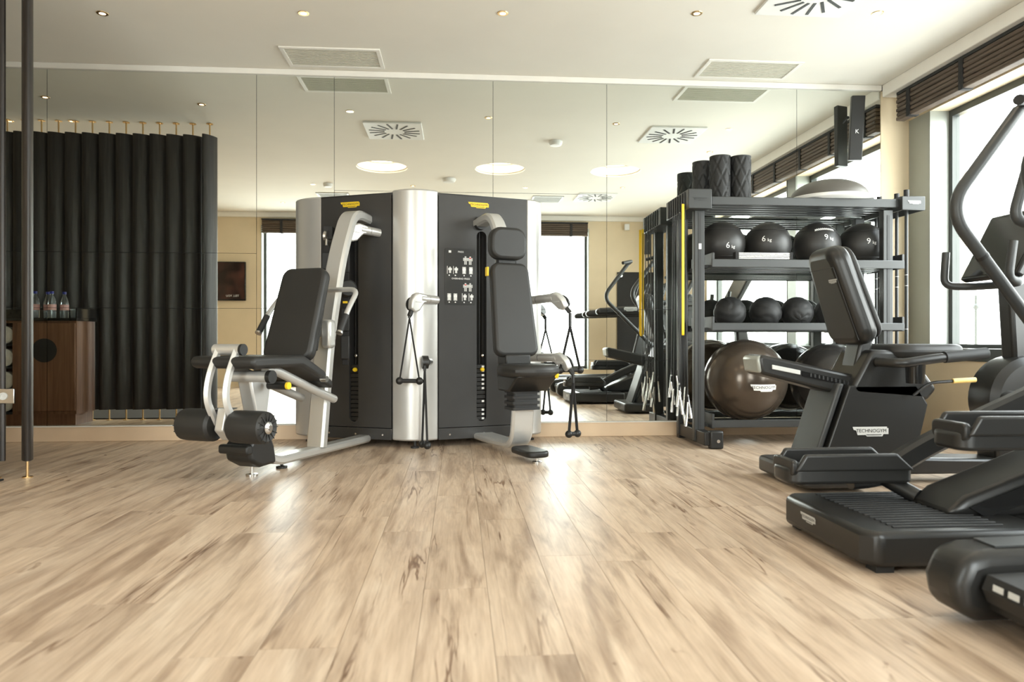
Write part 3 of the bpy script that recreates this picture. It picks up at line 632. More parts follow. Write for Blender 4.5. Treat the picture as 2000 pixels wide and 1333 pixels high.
sp_ = [(.0, -.10), (.06, -.17), (.2, -.185), (.31, -.15), (.37, -.06), (.37, .06), (.31, .15), (.2, .185), (.06, .17), (0, .10)]
MB(FR @ Matrix.Translation((.66, 0, 0))).prof_xy(sp_, .525, .60).obj('seat_pad', M_LEATHER, G, bevel=.03, seg=4)
MB(FR).prof_fz([(.68, .43), (.84, .43), (.98, .53), (.66, .53)], -.14, .14).obj('seat_pan', M_BLACK, G, bevel=.012)
MB(FR).tube(fillet([(.90, .13, .52), (.95, .15, .545), (.99, .12, .525)], .03), .011, 8).obj('seat_lever', M_YEL, G)
be = MB(FR)
for k in range(7):
    w_ = .085 if k % 2 else .098; be.prof_xy(rrect(.13 if k % 2 else .145, 2 * w_, .02, 3, .75, 0), .31 + k * .018, .328 + k * .018)
be.obj('bellows', M_RUBBER, G)
MB(FR).bb(.56, .70, -.09, .09, .59, .66).obj('back_joint', M_BLACK, G, bevel=.012)
# ---- pulley arms
def pulley(name, base, tip, head_dir, m=M_SILVER, tube_r=.03):
    b_, t = Vector(base), Vector(tip); d = (t - b_).normalized()
    a = MB(W0).tube([b_, b_.lerp(t, .5)], tube_r, 16).obj(name, m, G)
    MB(W0).tube([b_.lerp(t, .5), b_.lerp(t, .52)], tube_r * .9, 16).obj('joint_ring', M_BLACK, a); MB(W0).tube([b_.lerp(t, .52), t], tube_r * 1.02, 16).obj('sleeve', m, a)
    hd = Vector(head_dir).normalized(); n = d.cross(hd).normalized()
    if n.y > 0: n = -n
    X = W0 @ Matrix(((d.x, hd.x, n.x, t.x), (d.y, hd.y, n.y, t.y), (d.z, hd.z, n.z, t.z), (0, 0, 0, 1)))
    pl = [(-.05, -.028), (-.01, -.034), (.03, -.038), (.062, -.025), (.085, .02), (.08, .075), (.045, .1), (.005, .085), (-.015, .05), (-.03, .03), (-.05, .03)]
    MB(X).prof_xy(pl, -.022, .026).obj('pulley_head', m, a, bevel=.01, seg=3)
    MB(X @ Matrix.Translation((.04, .04, 0))).lathe([(.008, -.034), (.05, -.034), (.05, -.022), (.008, -.022)], 20).obj('pulley_wheel', M_BLACK, a)
    MB(X).tube([(.055, .075, -.005), (.07, .125, -.005)], .017, 10).obj('cable_guide', M_BLACK, a)
    MB(X).bb(.0, .055, .025, .031, .026, .0275).obj('head_groove', M_LGREY, a)
    return W0.inverted() @ X @ Vector((.07, .125, -.005))
tipA = pulley('pulley_arm', (-.555, 5.10, 1.505), (-.675, 5.0, 1.515), (-.25, -.1, -.9))
tipB = pulley('pulley_arm', (-.15, 5.04, 1.03), (-.262, 4.93, 1.035), (-.1, -.1, -1))
tipC = pulley('pulley_arm', (.46, 5.18, 1.03), (.66, 4.92, 1.045), (.4, -.1, -.8))
tipD = pulley('pulley_arm', (.46, 5.16, .625), (.68, 4.88, .63), (.35, -.1, -.8))
lp = MB(W0).tube([(-.2, 5.0, .60), (-.215, 4.93, .60)], .028, 14).obj('low_pulley', M_STEEL, G)
MB(W0 @ axis_x((-.225, 4.91, .60), (1, .2, 0))).lathe([(.006, -.02), (.045, -.02), (.045, .02), (.006, .02)], 18).obj('pulley_wheel', M_BLACK, lp)
lp2 = MB(W0 @ axis_x((-.925, 5.19, 1.49), (.92, -.37, 0))).lathe([(.006, -.012), (.045, -.014), (.038, 0), (.045, .014), (.006, .012)], 18).obj('high_pulley', M_STEEL, G)
MB(W0).bb(-.955, -.895, 5.18, 5.25, 1.47, 1.56).obj('pulley_fork', M_DARK, lp2)
# ---- cable handles
def stirrup(label, top, mid, wid, bar_dir, low):
    top = Vector(top); t = thing('cable_handle', label, 'cable handle', (top.x, top.y, low)); M_ = loc_of(t)
    bd = Vector(bar_dir).normalized(); a, b_ = Vector((top.x, top.y, low)) - bd * wid / 2, Vector((top.x, top.y, low)) + bd * wid / 2
    j = Vector((top.x, top.y, mid)); sd = bd.cross(Vector((0, 0, 1)))
    MB(M_).tube([top, j], .011, 8).obj('connector', M_BLACK, t)
    for e in (a, b_): MB(M_).sweep([j, e], .02, .008, bd * .6 + sd).obj('strap', M_STRAP, t)
    MB(M_).tube([a, b_], .0145, 12).obj('grip', M_RUBBER, t)
    for e in (a, b_): MB(M_).ball(e, .026, 14, 10).obj('grip_end', M_BLACK, t)
stirrup('black strap handle hanging from the front silver column pulley', tipB, .90, .14, (.97, -.25, 0), .475)
stirrup('black strap handle hanging almost to the floor from the low pulley', (-.225, 4.86, .58), .545, .085, (.45, -.9, 0), .045)
stirrup('black strap handle on the upper right pulley arm beside the press seat', tipC, .845, .15, (.97, .25, 0), .545)
stirrup('long black strap handle on the lower right pulley arm beside the press seat', tipD, .46, .07, (.9, .43, 0), .115)
sa = thing('training_strap', 'bundle of black training straps hanging beside the leg station post', 'strap', tuple(tipA)); M_ = loc_of(sa); T0 = Vector(tipA)
MB(M_).tube([T0, T0 - Vector((0, 0, .05))], .01, 8).obj('carabiner', M_STEEL, sa)
MB(M_).bb(T0.x - .028, T0.x + .028, T0.y - .012, T0.y + .012, T0.z - .19, T0.z - .05).obj('cuff', M_RUBBER, sa, bevel=.006)
MB(M_).bb(T0.x - .022, T0.x + .022, T0.y - .008, T0.y + .008, T0.z - .82, T0.z - .19).obj('web_strap', M_STRAP, sa, bevel=.004)
MB(M_ @ axis_x((T0.x + .02, T0.y - .02, T0.z - .30), (.2, -1, 0))).lathe([(.01, 0), (.05, 0), (.06, .02), (.05, .045), (.01, .045)], 20).obj('foot_cradle', M_RUBBER, sa)
MB(M_).bb(T0.x - .016, T0.x + .016, T0.y - .0125, T0.y - .0085, T0.z - .40, T0.z - .385).obj('tag', M_YEL, sa)
for dz in (.43, .62): MB(M_).bb(T0.x - .03, T0.x + .03, T0.y - .025, T0.y - .0085, T0.z - dz - .16, T0.z - dz).obj('padded_loop', M_RUBBER, sa, bevel=.008)
sb = thing('training_strap', 'short black strap hanging from the pulley at the left panel edge', 'strap', (-.93, 5.155, 1.45)); 
MB().bb(-.022, .022, -.008, .008, -.42, -.03).obj('web_strap', M_STRAP, sb, bevel=.004); MB().tube([(0, 0, -.03), (0, .01, .03)], .009, 8).obj('carabiner', M_STEEL, sb); MB().bb(-.03, .03, -.02, .0, -.20, -.08).obj('cuff', M_RUBBER, sb, bevel=.006)

# ================================================================== EQUIPMENT RACK
K = thing('equipment_rack', 'graphite steel storage rack for balls and rollers against the mirror', 'rack', (2.5, 5.22, 0)); W1 = loc_of(K)
YF, YK = 4.98, 5.44
for x0 in (1.68, 3.085):
    for y0 in (5.0, 5.37):
        u = MB(W1).bb(x0, x0 + .075, y0, y0 + .055, .03, 1.70).obj('upright', M_RACK, K, bevel=.005)
        MB(W1).bb(x0 + .028, x0 + .047, y0 - .003, y0, .10, 1.66).obj('upright_slot', M_DPRINT, u)
MB(W1).bb(1.71, 1.73, 4.9962, 4.9968, 1.40, 1.44).obj('marking', M_WHITE, K)
def shelf(zf, zt, lip):
    s_ = MB(W1).bb(1.80, 3.235, YF, YF + .022, zf, zt).obj('shelf_front', M_RACK, K, bevel=.004)
    for yy in (5.06, 5.15, 5.24, 5.33, 5.41): MB(W1).bb(1.76, 3.20, yy, yy + .03, zt - .055, zt - .035).obj('shelf_bar', M_RACK, s_)
    if lip:
        for xx in (1.802, 3.215): MB(W1).bb(xx, xx + .018, YF + .001, YK, zt - .06, zt + .045).obj('shelf_end', M_RACK, s_, bevel=.003)
shelf(1.715, 1.775, False); shelf(1.27, 1.33, True); shelf(.82, .875, True); shelf(.125, .18, True)
# comb boxes at top ends
cbx = MB(W1).bb(1.61, 1.78, 4.92, 5.46, 1.675, 1.815).obj('comb_box', M_RACK, K, bevel=.006)
for k in range(8): MB(W1).bb(1.602, 1.614, 4.99 + .055 * k, 5.003 + .055 * k, 1.68, 1.805).obj('comb_slot', M_DPRINT, cbx)
cb2 = MB(W1).bb(3.19, 3.365, 4.94, 4.955, 1.69, 1.79).obj('comb_box', M_RACK, K, bevel=.004)
for q4 in ((3.19, 3.365, 5.448, 5.46), (3.19, 3.20, 4.955, 5.448), (3.355, 3.365, 4.955, 5.448)): MB(W1).bb(*q4, 1.69, 1.79).obj('box_side', M_RACK, cb2)
MB(W1).bb(3.165, 3.36, 5.02, 5.46, 0, .0295).obj('bar_tray', M_BLACK, K, bevel=.004)
badge(W1, basis((1.695, 4.9185, 1.745), (1, 0, 0), (0, 0, 1)), .10, K, M_RACK, M_DPRINT); badge(W1, basis((3.28, 4.9385, 1.745), (1, 0, 0), (0, 0, 1)), .10, K, M_LGREY, M_RACK)
for x0 in (1.68, 3.085):
    f_ = MB(W1).bb(x0 + .01, x0 + .075, 4.82, 5.46, .022, .115).obj('foot_beam', M_BLACK, K, bevel=.006)
    MB(W1).bb(x0 + .045, x0 + .14, 4.80, 4.86, .0, .125).obj('foot_block', M_BLACK, f_, bevel=.012); MB(W1).tube([(x0 + .1, 4.795, .055), (x0 + .1, 4.80, .055)], .012, 10).obj('foot_bolt', M_STEEL, f_)
    MB(W1).bb(x0 + .01, x0 + .075, 5.39, 5.45, .0, .03).obj('foot_block', M_BLACK, f_)
def sphere_fn(c_, r_, M):
    c2 = M @ Vector(c_)
    return lambda p: c2 + (p - c2).normalized() * (r_ + (.0012 if True else 0))
def wall_ball(x_, txt, lace, rot, extra=''):
    c0 = (0, 0, .175); t = thing('wall_ball', '%s kilogram black wall ball on the upper rack shelf' % {'6': 'six', '9': 'nine'}[txt] + (' with white lacing' if lace else '') + extra, 'exercise ball', (x_ * 1.008, 5.25, 1.292), 'black wall balls')
    MB().ball(c0, .172, 32, 20).obj('shell', M_FABBLK, t)
    se = MB()
    for k in range(6):
        a = math.pi * k / 6 + .3; se.tube([(.173 * math.cos(a) * math.cos(b_), .173 * math.sin(a) * math.cos(b_), .175 + .173 * math.sin(b_)) for b_ in [R(-35 + 7 * j) for j in range(11)]], .0018, 5)
    for b_ in (-35, 35): se.tube([(.173 * math.cos(R(b_)) * math.cos(a), .173 * math.cos(R(b_)) * math.sin(a), .175 + .173 * math.sin(R(b_))) for a in [2 * math.pi * k / 24 for k in range(25)]], .0018, 5)
    se.obj('seam', M_DPRINT, t)
    X = Matrix.Translation(c0) @ Matrix.Rotation(rot[0], 4, 'Z') @ Matrix.Rotation(rot[1], 4, 'X') @ basis((0, -.173, 0), (1, 0, 0), (0, 0, 1))
    tm = MB(); v, f = text_vf(txt, .062); tm.add([(a[0], a[1], 0) for a in v], f, X); v, f = text_vf('kg', .034); tm.add([(a[0] + .042, a[1] - .01, 0) for a in v], f, X)
    tm.v = [Vector(c0) + (p - Vector(c0)).normalized() * .1735 for p in tm.v]; tm.obj('weight_print', M_WHITE, t, smooth=False)
    if lace:
        for s in (-1, 1):
            pts = [(-.08 + .16 * k / 10, .075 + s * (.010 if k % 2 else -.010), 0) for k in range(11)]
            P = [X @ Vector(p) for p in pts]; P = [Vector(c0) + (p - Vector(c0)).normalized() * .175 for p in P]; MB().tube(P, .003, 6).obj('lacing', M_WHITE, t)
wall_ball(1.955, '6', False, (R(-5), R(9)), ' beside the rack upright'); wall_ball(2.31, '6', False, (R(-33), R(-9)), ' between two other balls'); wall_ball(2.69, '9', True, (R(-4), R(-14))); wall_ball(3.045, '9', False, (R(-15), R(-5)))
o_me = None
for k, x_ in enumerate((2.07, 2.35, 2.60, 2.87)):
    if o_me is None:
        b_ = MB(); nu, nv = 48, 28; vs_ = []
        for i in range(nv + 1):
            la = -math.pi / 2 + math.pi * i / nv
            for j in range(nu):
                lo = 2 * math.pi * j / nu; g = math.sin(9 * la + 2.2 * math.sin(lo * 3 + la)); r_ = .121 - (.005 if g > .7 else 0)
                vs_.append((r_ * math.cos(la) * math.cos(lo), r_ * math.cos(la) * math.sin(lo), r_ * math.sin(la)))
        b_.add(vs_, [(i * nu + j, i * nu + (j + 1) % nu, (i + 1) * nu + (j + 1) % nu, (i + 1) * nu + j) for i in range(nv) for j in range(nu)]); o_me = b_.mesh('medicine_ball', True, 60); o_me.materials.append(M_RUBBER)
    o = bpy.data.objects.new('medicine_ball', o_me); COL.objects.link(o); o.location = (x_, 5.34, .962); o.rotation_euler = (.3 + .2 * k, -.5 + .7 * k, k * 1.1)
    tag(o, '%s grooved black medicine ball on the lower shelf counting from the yellow band' % ('first', 'second', 'third', 'fourth')[k], 'exercise ball', 'grooved medicine balls')
sw = thing('stability_ball', 'large shiny bronze stability ball with logo at the rack bottom', 'exercise ball', (2.12, 5.17, .155)); MB().ball((0, 0, .30), .30, 48, 32).obj('ball_skin', M_BALL, sw)
c0 = Vector((0, 0, .30)); Xb = Matrix.Translation(c0) @ Matrix.Rotation(R(3), 4, 'Z') @ Matrix.Rotation(R(8), 4, 'X') @ basis((0, -.30, 0), (1, 0, 0), (0, 0, 1))
pm = MB(); 
N_ = len(BADGE); pts = []
for i in range(N_):
    a, b_ = Vector((*BADGE[i], 0)), Vector((*BADGE[(i + 1) % N_], 0)); pts += [a.lerp(b_, k / 6) for k in range(6)]
NP = len(pts)
pm.add([(p.x * .2 * q6 / 6, p.y * .2 * q6 / 6, 0) for q6 in range(1, 7) for p in pts] + [(0, 0, 0)], [(j * NP + i, j * NP + (i + 1) % NP, (j + 1) * NP + (i + 1) % NP, (j + 1) * NP + i) for j in range(5) for i in range(NP)] + [(i, (i + 1) % NP, 6 * NP) for i in range(NP)], Xb)
pm.v = [c0 + (p - c0).normalized() * .3012 for p in pm.v]; lpz = pm.obj('logo_plate', M_WHITE, sw, smooth=False)
tm = MB(); v, f = text_vf('TECHNOGYM', .030); tm.add([(a[0], a[1] + .004, 0) for a in v], f, Xb); tm.v = [c0 + (p - c0).normalized() * .3025 for p in tm.v]; tm.obj('logo_lettering', M_DPRINT, lpz, smooth=False)
o = MB().ball((0, 0, .285), .285, 48, 32).obj('stability_ball', M_BALLD); o.location = (2.78, 5.18, .155); tag(o, 'dark plain stability ball at the rack bottom behind the bike', 'exercise ball')
# foam rollers
fr = MB(); nu, nv = 72, 40; vs_ = []
for i in range(nv + 1):
    for j in range(nu):
        lo = 2 * math.pi * j / nu; z = .33 * i / nv; e = min(i, nv - i)
        g1 = math.sin(6 * lo + 38 * z); g2 = math.sin(6 * lo - 38 * z); r_ = .076 if (g1 > -.75 and g2 > -.75) or e < 2 else .0705
        vs_.append((r_ * math.cos(lo), r_ * math.sin(lo), z))
fr.add(vs_, [(i * nu + j, i * nu + (j + 1) % nu, (i + 1) * nu + (j + 1) % nu, (i + 1) * nu + j) for i in range(nv) for j in range(nu)] + [list(range(nu))[::-1], [nv * nu + j for j in range(nu)]])
fme = fr.mesh('foam_roller', True, 30); fme.materials.append(M_RUBBER)
for x_, y_, wh in ((1.93, 5.17, 'in front of another roller at the rack end'), (2.085, 5.17, 'on the side of the group towards the balance dome'), (1.86, 5.35, 'behind the others against the mirror')):
    o = bpy.data.objects.new('foam_roller', fme); COL.objects.link(o); o.location = (x_, y_, 1.7765); o.rotation_euler = (0, 0, x_ * 9); tag(o, 'black treaded foam roller ' + wh, 'foam roller', 'foam rollers')
bo = thing('balance_dome', 'grey half-dome balance trainer with white rim on the rack top', 'balance trainer', (2.78, 5.2, 1.776))
MB().lathe([(.05, 0), (.27, 0), (.305, .012), (.31, .03), (.29, .038), (.05, .038)], 48).obj('base_rim', M_WHITE, bo)
MB().lathe([(.275 * math.cos(R(a)), .038 + .14 * math.sin(R(a))) for a in range(0, 88, 6)] + [(.004, .178)], 48).obj('dome', mat('dome_rubber', (.10, .092, .08), .5, noise=.05), bo)
al = thing('agility_ladder', 'folded white slatted agility ladder lying on the upper rack shelf', 'agility ladder', (2.19, 5.01, 1.332))
for k in range(4): MB().bb(-.19, .19, -.018, .03, .001 + .012 * k, .010 + .012 * k).obj('slat', M_WHITE, al, bevel=.002)
MB().tube([(-.18 + .03 * k, -.0195, .006 + .036 * (k % 2)) for k in range(13)], .0014, 5).obj('lattice_cord', M_LGREY, al)
for s in (-1, 1): MB().bb(.2 * s - .012, .2 * s + .012, -.02, .032, 0, .05).obj('end_strap', M_STRAP, al)
# bars standing at the right end
for x_, y_ in ((3.25, 5.32), (3.315, 5.2), (3.30, 5.06), (3.285, 5.42)):
    t = thing('exercise_bar', 'thin dark weighted bar standing upright at the window end of the rack', 'exercise bar', (x_, y_, .03), 'upright exercise bars')
    MB().tube([(0, 0, 0), (0, 0, 1.80)], .0125, 12).obj('shaft', M_RACK, t); MB().tube([(0, 0, 1.78), (0, 0, 1.83)], .019, 12).obj('end_cap', M_RUBBER, t)
    for z in (.8, 1.12, 1.2): MB().tube([(0, 0, z), (0, 0, z + .004)], .0129, 12).obj('ring_mark', M_WHITE, t)
yb = thing('resistance_band', 'yellow loop resistance band hanging from the rack comb', 'resistance band', (1.585, 4.965, .78)); 
MB().sweep(fillet([(-.006, -.02, .93), (-.006, -.02, .03), (0, .0, 0), (.006, .02, .03), (.006, .02, .93)], .03), .02, .007, (1, .25, 0)).obj('band_loop', M_YBAND, yb)
for k in range(6):
    x_, y_ = 1.60 + .008 * (k % 3), 5.0 + .055 * k
    t = thing('resistance_tube', 'resistance tube with pale metal handles hanging from the rack comb', 'resistance tube', (x_, y_, .08), 'hanging resistance tubes')
    for s in (-1, 1):
        top = Vector((s * .012, 0, 1.594)); h0 = Vector((s * .025 + .01 * (k % 2), -.02 * s, .27 + .05 * (k % 3) - .04 * s)); h1 = h0 + Vector((.02 * s * (1 if k % 2 else -1), -.02, -.17))
        cd = MB().tube([top, h0 + Vector((0, 0, .04))], .0025, 6).obj('cord', M_DPRINT, t)
        MB().tube([h0 + Vector((0, 0, .04)), h0], .006, 8).obj('swivel', M_BLACK, cd); MB().tube([h0, h0.lerp(h1, .55), h0.lerp(h1, .6), h1], [.007, .008, .011, .012], 10).obj('grip', M_STEEL, cd)

# ================================================================== RECUMBENT BIKE (facing the window)
BK = thing('recumbent_bike', 'black recumbent exercise bike with tall backrest facing the window', 'exercise bike', (2.3, 3.65, 0)); W2 = loc_of(BK)
MB(W2).prof_xy(rrect(.36, .56, .05, 5, 1.86, 3.66), .02, .105).obj('rear_foot', M_SATIN, BK, bevel=.018, seg=3)
MB(W2).prof_fz([(1.80, .10), (1.83, .10), (1.98, .52), (2.34, .52), (2.40, .42), (2.32, .10), (2.24, .06), (1.86, .06)], 3.50, 3.80).obj('main_housing', M_SATIN, BK, bevel=.03, seg=3)
MB(W2).prof_fz([(1.785, .10), (1.815, .10), (1.965, .53), (1.93, .53)], 3.515, 3.785).obj('rear_strip', M_RACK, BK, bevel=.01)
badge(W2, basis((2.09, 3.4985, .285), (1, 0, 0), (0, 0, 1)), .19, BK, M_LGREY, M_DPRINT)
MB(W2).prof_fz([(2.2, .05), (3.05, .05), (3.05, .12), (2.3, .14)], 3.56, 3.74).obj('base_beam', M_SATIN, BK, bevel=.015)
MB(W2).prof_xy(rrect(.12, .5, .04, 4, 3.12, 3.65), .0, .07).obj('front_foot', M_SATIN, BK, bevel=.015)
# seat rail sloping down to the front
MB(W2).prof_fz([(1.53, .665), (1.56, .675), (2.28, .52), (2.28, .42), (2.16, .42), (1.545, .575)], 3.56, 3.76).obj('seat_rail', M_SATIN, BK, bevel=.018, seg=3)
MB(W2).prof_fz([(1.522, .66), (1.55, .675), (1.56, .585), (1.535, .58)], 3.565, 3.755).obj('rail_end_cap', M_ALU, BK, bevel=.012)
MB(W2).prof_fz([(1.60, .625), (1.75, .595), (1.75, .572), (1.60, .602)], 3.553, 3.56).obj('rail_insert', M_LGREY, BK, bevel=.003)
MB(W2).prof_fz([(1.76, .592), (2.12, .515), (2.12, .49), (1.76, .567)], 3.553, 3.56).obj('rail_rack', M_GLOSS, BK)
for k in range(14): MB(W2).bb(1.80 + .022 * k, 1.808 + .022 * k, 3.549, 3.553, .562 - .0047 * k, .58 - .0047 * k).obj('rail_tooth', M_DPRINT, BK)
MB(W2).prof_fz([(1.99, .50), (2.02, .47), (2.40, .44), (2.45, .50), (2.36, .62), (2.22, .70), (2.10, .70)], 3.50, 3.80).obj('seat_carriage', M_SATIN, BK, bevel=.02, seg=3)
# backrest
def slabx(M, pa, pb, y0, wid, th, nm, m, bev, taper, r, parent):
    a, b_ = Vector((pa[0], y0, pa[1])), Vector((pb[0], y0, pb[1])); up = (b_ - a); L_ = up.length; up.normalize()
    X = Matrix(((0, up.x, up.z, a.x), (-1, 0, 0, a.y), (0, up.z, -up.x, a.z), (0, 0, 0, 1)))
    pl = [(p[0] * (1 + (taper - 1) * p[1] / L_), p[1]) for p in rrect(wid, L_, r, 6, 0, L_ / 2)]
    return MB(M @ X).prof_xy(pl, -th, 0).obj(nm, m, parent, bevel=bev, seg=4), X
bk, Xk = slabx(W2, (2.155, .75), (1.985, 1.255), 3.65, .36, .115, 'backrest', M_SATIN, .05, .80, .09, BK)
slabx(W2, (2.172, .77), (2.006, 1.24), 3.65, .32, .03, 'back_cushion', M_LEATHER, .012, .8, .08, BK)
rg = MB(W2 @ Xk); 
rg.tube([(-.125, .43, -.116), (.125, .43, -.116)], .002, 6); rg.tube([(.125, .43, -.116), (.145, .04, -.116)], .002, 6); rg.obj('backrest_groove', M_DPRINT, bk)
badge(W2 @ Xk, Matrix.Translation((.085, .36, -.1162)) @ Matrix.Rotation(R(180), 4, 'Y'), .085, bk, M_LGREY, M_DPRINT)
MB(W2).prof_fz([(2.05, .60), (2.12, .60), (2.17, .78), (2.10, .80)], 3.58, 3.72).obj('back_stem', M_SATIN, BK, bevel=.015)
MB(W2).prof_xy(rrect(.42, .40, .12, 6, 2.40, 3.65), .66, .73).obj('seat_cushion', M_LEATHER, BK, bevel=.03, seg=3)
for s in (-1, 1):
    yy = 3.65 + .27 * s
    h = MB(W2).tube(fillet([(2.12, 3.65 + .16 * s, .64), (2.18, yy, .635), (2.36, yy, .66), (2.52, yy, .675)], .05), .024, 12).obj('side_handle', M_SATIN, BK); MB(W2).tube([(2.40, yy, .665), (2.62, yy, .685)], .029, 14).obj('side_grip', M_RUBBER, h)
MB(W2 @ Matrix.Translation((2.27, 3.41, .535))).lathe([(.01, 0), (.042, 0), (.046, .10), (.04, .10), (.038, .01), (.01, .008)], 20).obj('cup_holder', M_GLOSS, BK)
ly = MB(W2).tube(fillet([(2.30, 3.47, .47), (2.36, 3.44, .535), (2.50, 3.43, .545)], .04), .008, 8).obj('adjust_lever', M_BLACK, BK); MB(W2).tube([(2.48, 3.43, .544), (2.60, 3.43, .55)], .013, 10).obj('lever_grip', M_YPALE, ly)
W2 = W2 @ Matrix.Translation((.09, 0, 0))
# front drive housing, pedals, mast, console
MB(W2 @ axis_x((2.93, 3.55, .43), (0, 1, 0))).lathe([(.02, -.01), (.20, -.01), (.235, .02), (.24, .06), (.24, .14), (.235, .18), (.20, .21), (.02, .21)], 40).obj('drive_housing', M_SATIN, BK)
MB(W2).prof_fz([(2.74, .10), (3.14, .10), (3.14, .45), (2.72, .40)], 3.57, 3.73).obj('drive_base', M_SATIN, BK, bevel=.02)
for s, a in ((-1, 200), (1, 20)):
    yy = 3.65 + .16 * s; c_ = (2.86, .47); e = (c_[0] + .17 * math.cos(R(a)), c_[1] + .17 * math.sin(R(a)))
    cr = MB(W2).sweep([(c_[0], yy, c_[1]), (e[0], yy, e[1])], .022, .03, (0, 1, 0)).obj('crank', M_STEEL, BK); MB(W2).bb(e[0] - .05, e[0] + .05, yy + .02 * s, yy + .11 * s, e[1] - .015, e[1] + .012).obj('pedal', M_BLACK, cr, bevel=.006)
    MB(W2).sweep(fillet([(e[0] - .03, yy + .06 * s, e[1] - .01), (e[0] - .05, yy + .06 * s, e[1] + .06), (e[0] + .02, yy + .06 * s, e[1] + .09), (e[0] + .05, yy + .06 * s, e[1])], .04), .04, .004, (0, 1, 0)).obj('pedal_strap', M_RUBBER, cr)
MB(W2).prof_fz([(2.86, .62), (3.02, .58), (2.92, 1.10), (2.83, 1.10)], 3.60, 3.70).obj('console_mast', M_SATIN, BK, bevel=.02)
MB(W2).prof_fz([(2.74, 1.09), (2.78, 1.07), (2.98, 1.42), (2.93, 1.45)], 3.44, 3.86).obj('console', M_SATIN, BK, bevel=.012)
MB(W2).prof_fz([(2.745, 1.105), (2.75, 1.102), (2.925, 1.428), (2.92, 1.431)], 3.46, 3.84).obj('console_screen', M_GLOSS, BK)
hb = MB(W2).tube(fillet([(2.69, 3.90, 1.25), (2.67, 3.89, 1.06), (2.78, 3.84, 1.05), (2.86, 3.65, 1.05), (2.78, 3.46, 1.05), (2.67, 3.41, 1.06), (2.69, 3.40, 1.25)], .05), .021, 12).obj('handlebar', M_RACK, BK)

# ================================================================== ELLIPTICAL (facing the window)
EL = thing('elliptical_trainer', 'black elliptical cross trainer with ribbed rear step and swinging arms', 'elliptical', (2.0, 2.5, 0)); W3 = loc_of(EL)
MB(W3).prof_xy([(1.30, 2.24), (1.34, 2.19), (1.95, 2.19), (1.95, 2.81), (1.34, 2.81), (1.30, 2.76)], .02, .135).obj('step_base', M_SATIN, EL, bevel=.02, seg=3)
for k in range(16): MB(W3).bb(1.42, 1.80, 2.245 + .0335 * k, 2.259 + .0335 * k, .134, .140).obj('step_rib', M_RUBBER, EL, bevel=.002)
badge(W3, basis((1.2995, 2.58, .085), (0, -1, 0), (0, 0, 1)), .115, EL, M_LGREY, M_DPRINT)
for y_ in (2.24, 2.76): MB(W3).bb(1.34, 1.40, y_ - .03, y_ + .03, 0, .022).obj('base_pad', M_RUBBER, EL)
MB(W3).prof_fz([(1.90, .03), (3.0, .03), (3.0, .20), (1.95, .13)], 2.24, 2.76).obj('base_frame', M_SATIN, EL, bevel=.015)
MB(W3).prof_fz([(1.70, .135), (1.78, .20), (2.75, .56), (2.85, .50), (2.85, .20), (1.9, .12)], 2.38, 2.62).obj('ramp_cover', M_SATIN, EL, bevel=.03, seg=3)
MB(W3).prof_fz([(1.78, .165), (2.7, .50), (2.7, .40), (1.84, .13)], 2.372, 2.38).obj('ramp_side_trim', M_GLOSS, EL)
MB(W3 @ axis_x((2.88, 2.36, .46), (0, 1, 0))).lathe([(.02, 0), (.26, 0), (.30, .03), (.30, .25), (.26, .28), (.02, .28)], 40).obj('drive_housing', M_SATIN, EL)
def pedal(x0, z0, y_, s):
    p = MB(W3).prof_xy(rrect(.50, .17, .05, 5, x0 + .25, y_), z0, z0 + .06).obj('pedal', M_SATIN, EL, bevel=.012, seg=3)
    MB(W3).prof_xy(rrect(.40, .10, .03, 4, x0 + .22, y_), z0 + .06, z0 + .064).obj('pedal_pad', M_RUBBER, p)
    for q_ in (-1, 1): MB(W3).prof_fz([(x0 + .02, z0 + .05), (x0 + .06, z0 + .115), (x0 + .42, z0 + .115), (x0 + .49, z0 + .05)], y_ + q_ * .084 - .012, y_ + q_ * .084 + .012).obj('pedal_rim', M_SATIN, p, bevel=.009, seg=3)
    MB(W3).prof_yz(rrect(.17, .06, .02, 4, y_, z0 + .062), x0 + .012, x0 + .035).obj('pedal_heel_rim', M_SATIN, p, bevel=.006)
    yl = y_ + .03 * s
    MB(W3).sweep(fillet([(x0 + .30, yl, z0 + .0), (x0 + .42, yl, z0 + .01), (x0 + .6, yl, z0 + .12), (2.75, yl, .72 if s > 0 else .66)], .12), .06, .085, (0, 1, 0)).obj('pedal_arm', M_SATIN, p)
    MB(W3).tube([(x0 + .42, yl, z0 + .01), (x0 + .50, 2.5 + .1 * s, z0 - .05 if z0 < .3 else z0 - .12)], .03, 12).obj('pedal_strut', M_BLACK, p)
pedal(1.24, .205, 2.69, 1); pedal(1.64, .385, 2.31, -1)
def arm(y_, dx, nm):
    a = MB(W3).tube(fillet([(2.18 + dx, y_, 1.70), (1.87 + dx, y_, 1.29), (2.62, y_ - .0, .50)], .13, 8), .0245, 14).obj('swing_arm', M_RACK, EL)
    MB(W3).tube(fillet([(2.18 + dx, y_, 1.70), (2.24 + dx, y_ , 1.745), (2.10 + dx, y_ - .10 * (1 if y_ > 2.5 else -1), 1.71)], .03), .021, 12).obj('grip', M_RUBBER, a)
    MB(W3).tube([(1.87 + dx + .24 * (.75 - dx), y_, 1.29 - .24 * .79), (1.87 + dx + .255 * (.75 - dx), y_, 1.29 - .255 * .79)], .026, 14).obj('joint_ring', M_BLACK, a)
arm(2.80, .13, 'a'); arm(2.20, -.06, 'b')
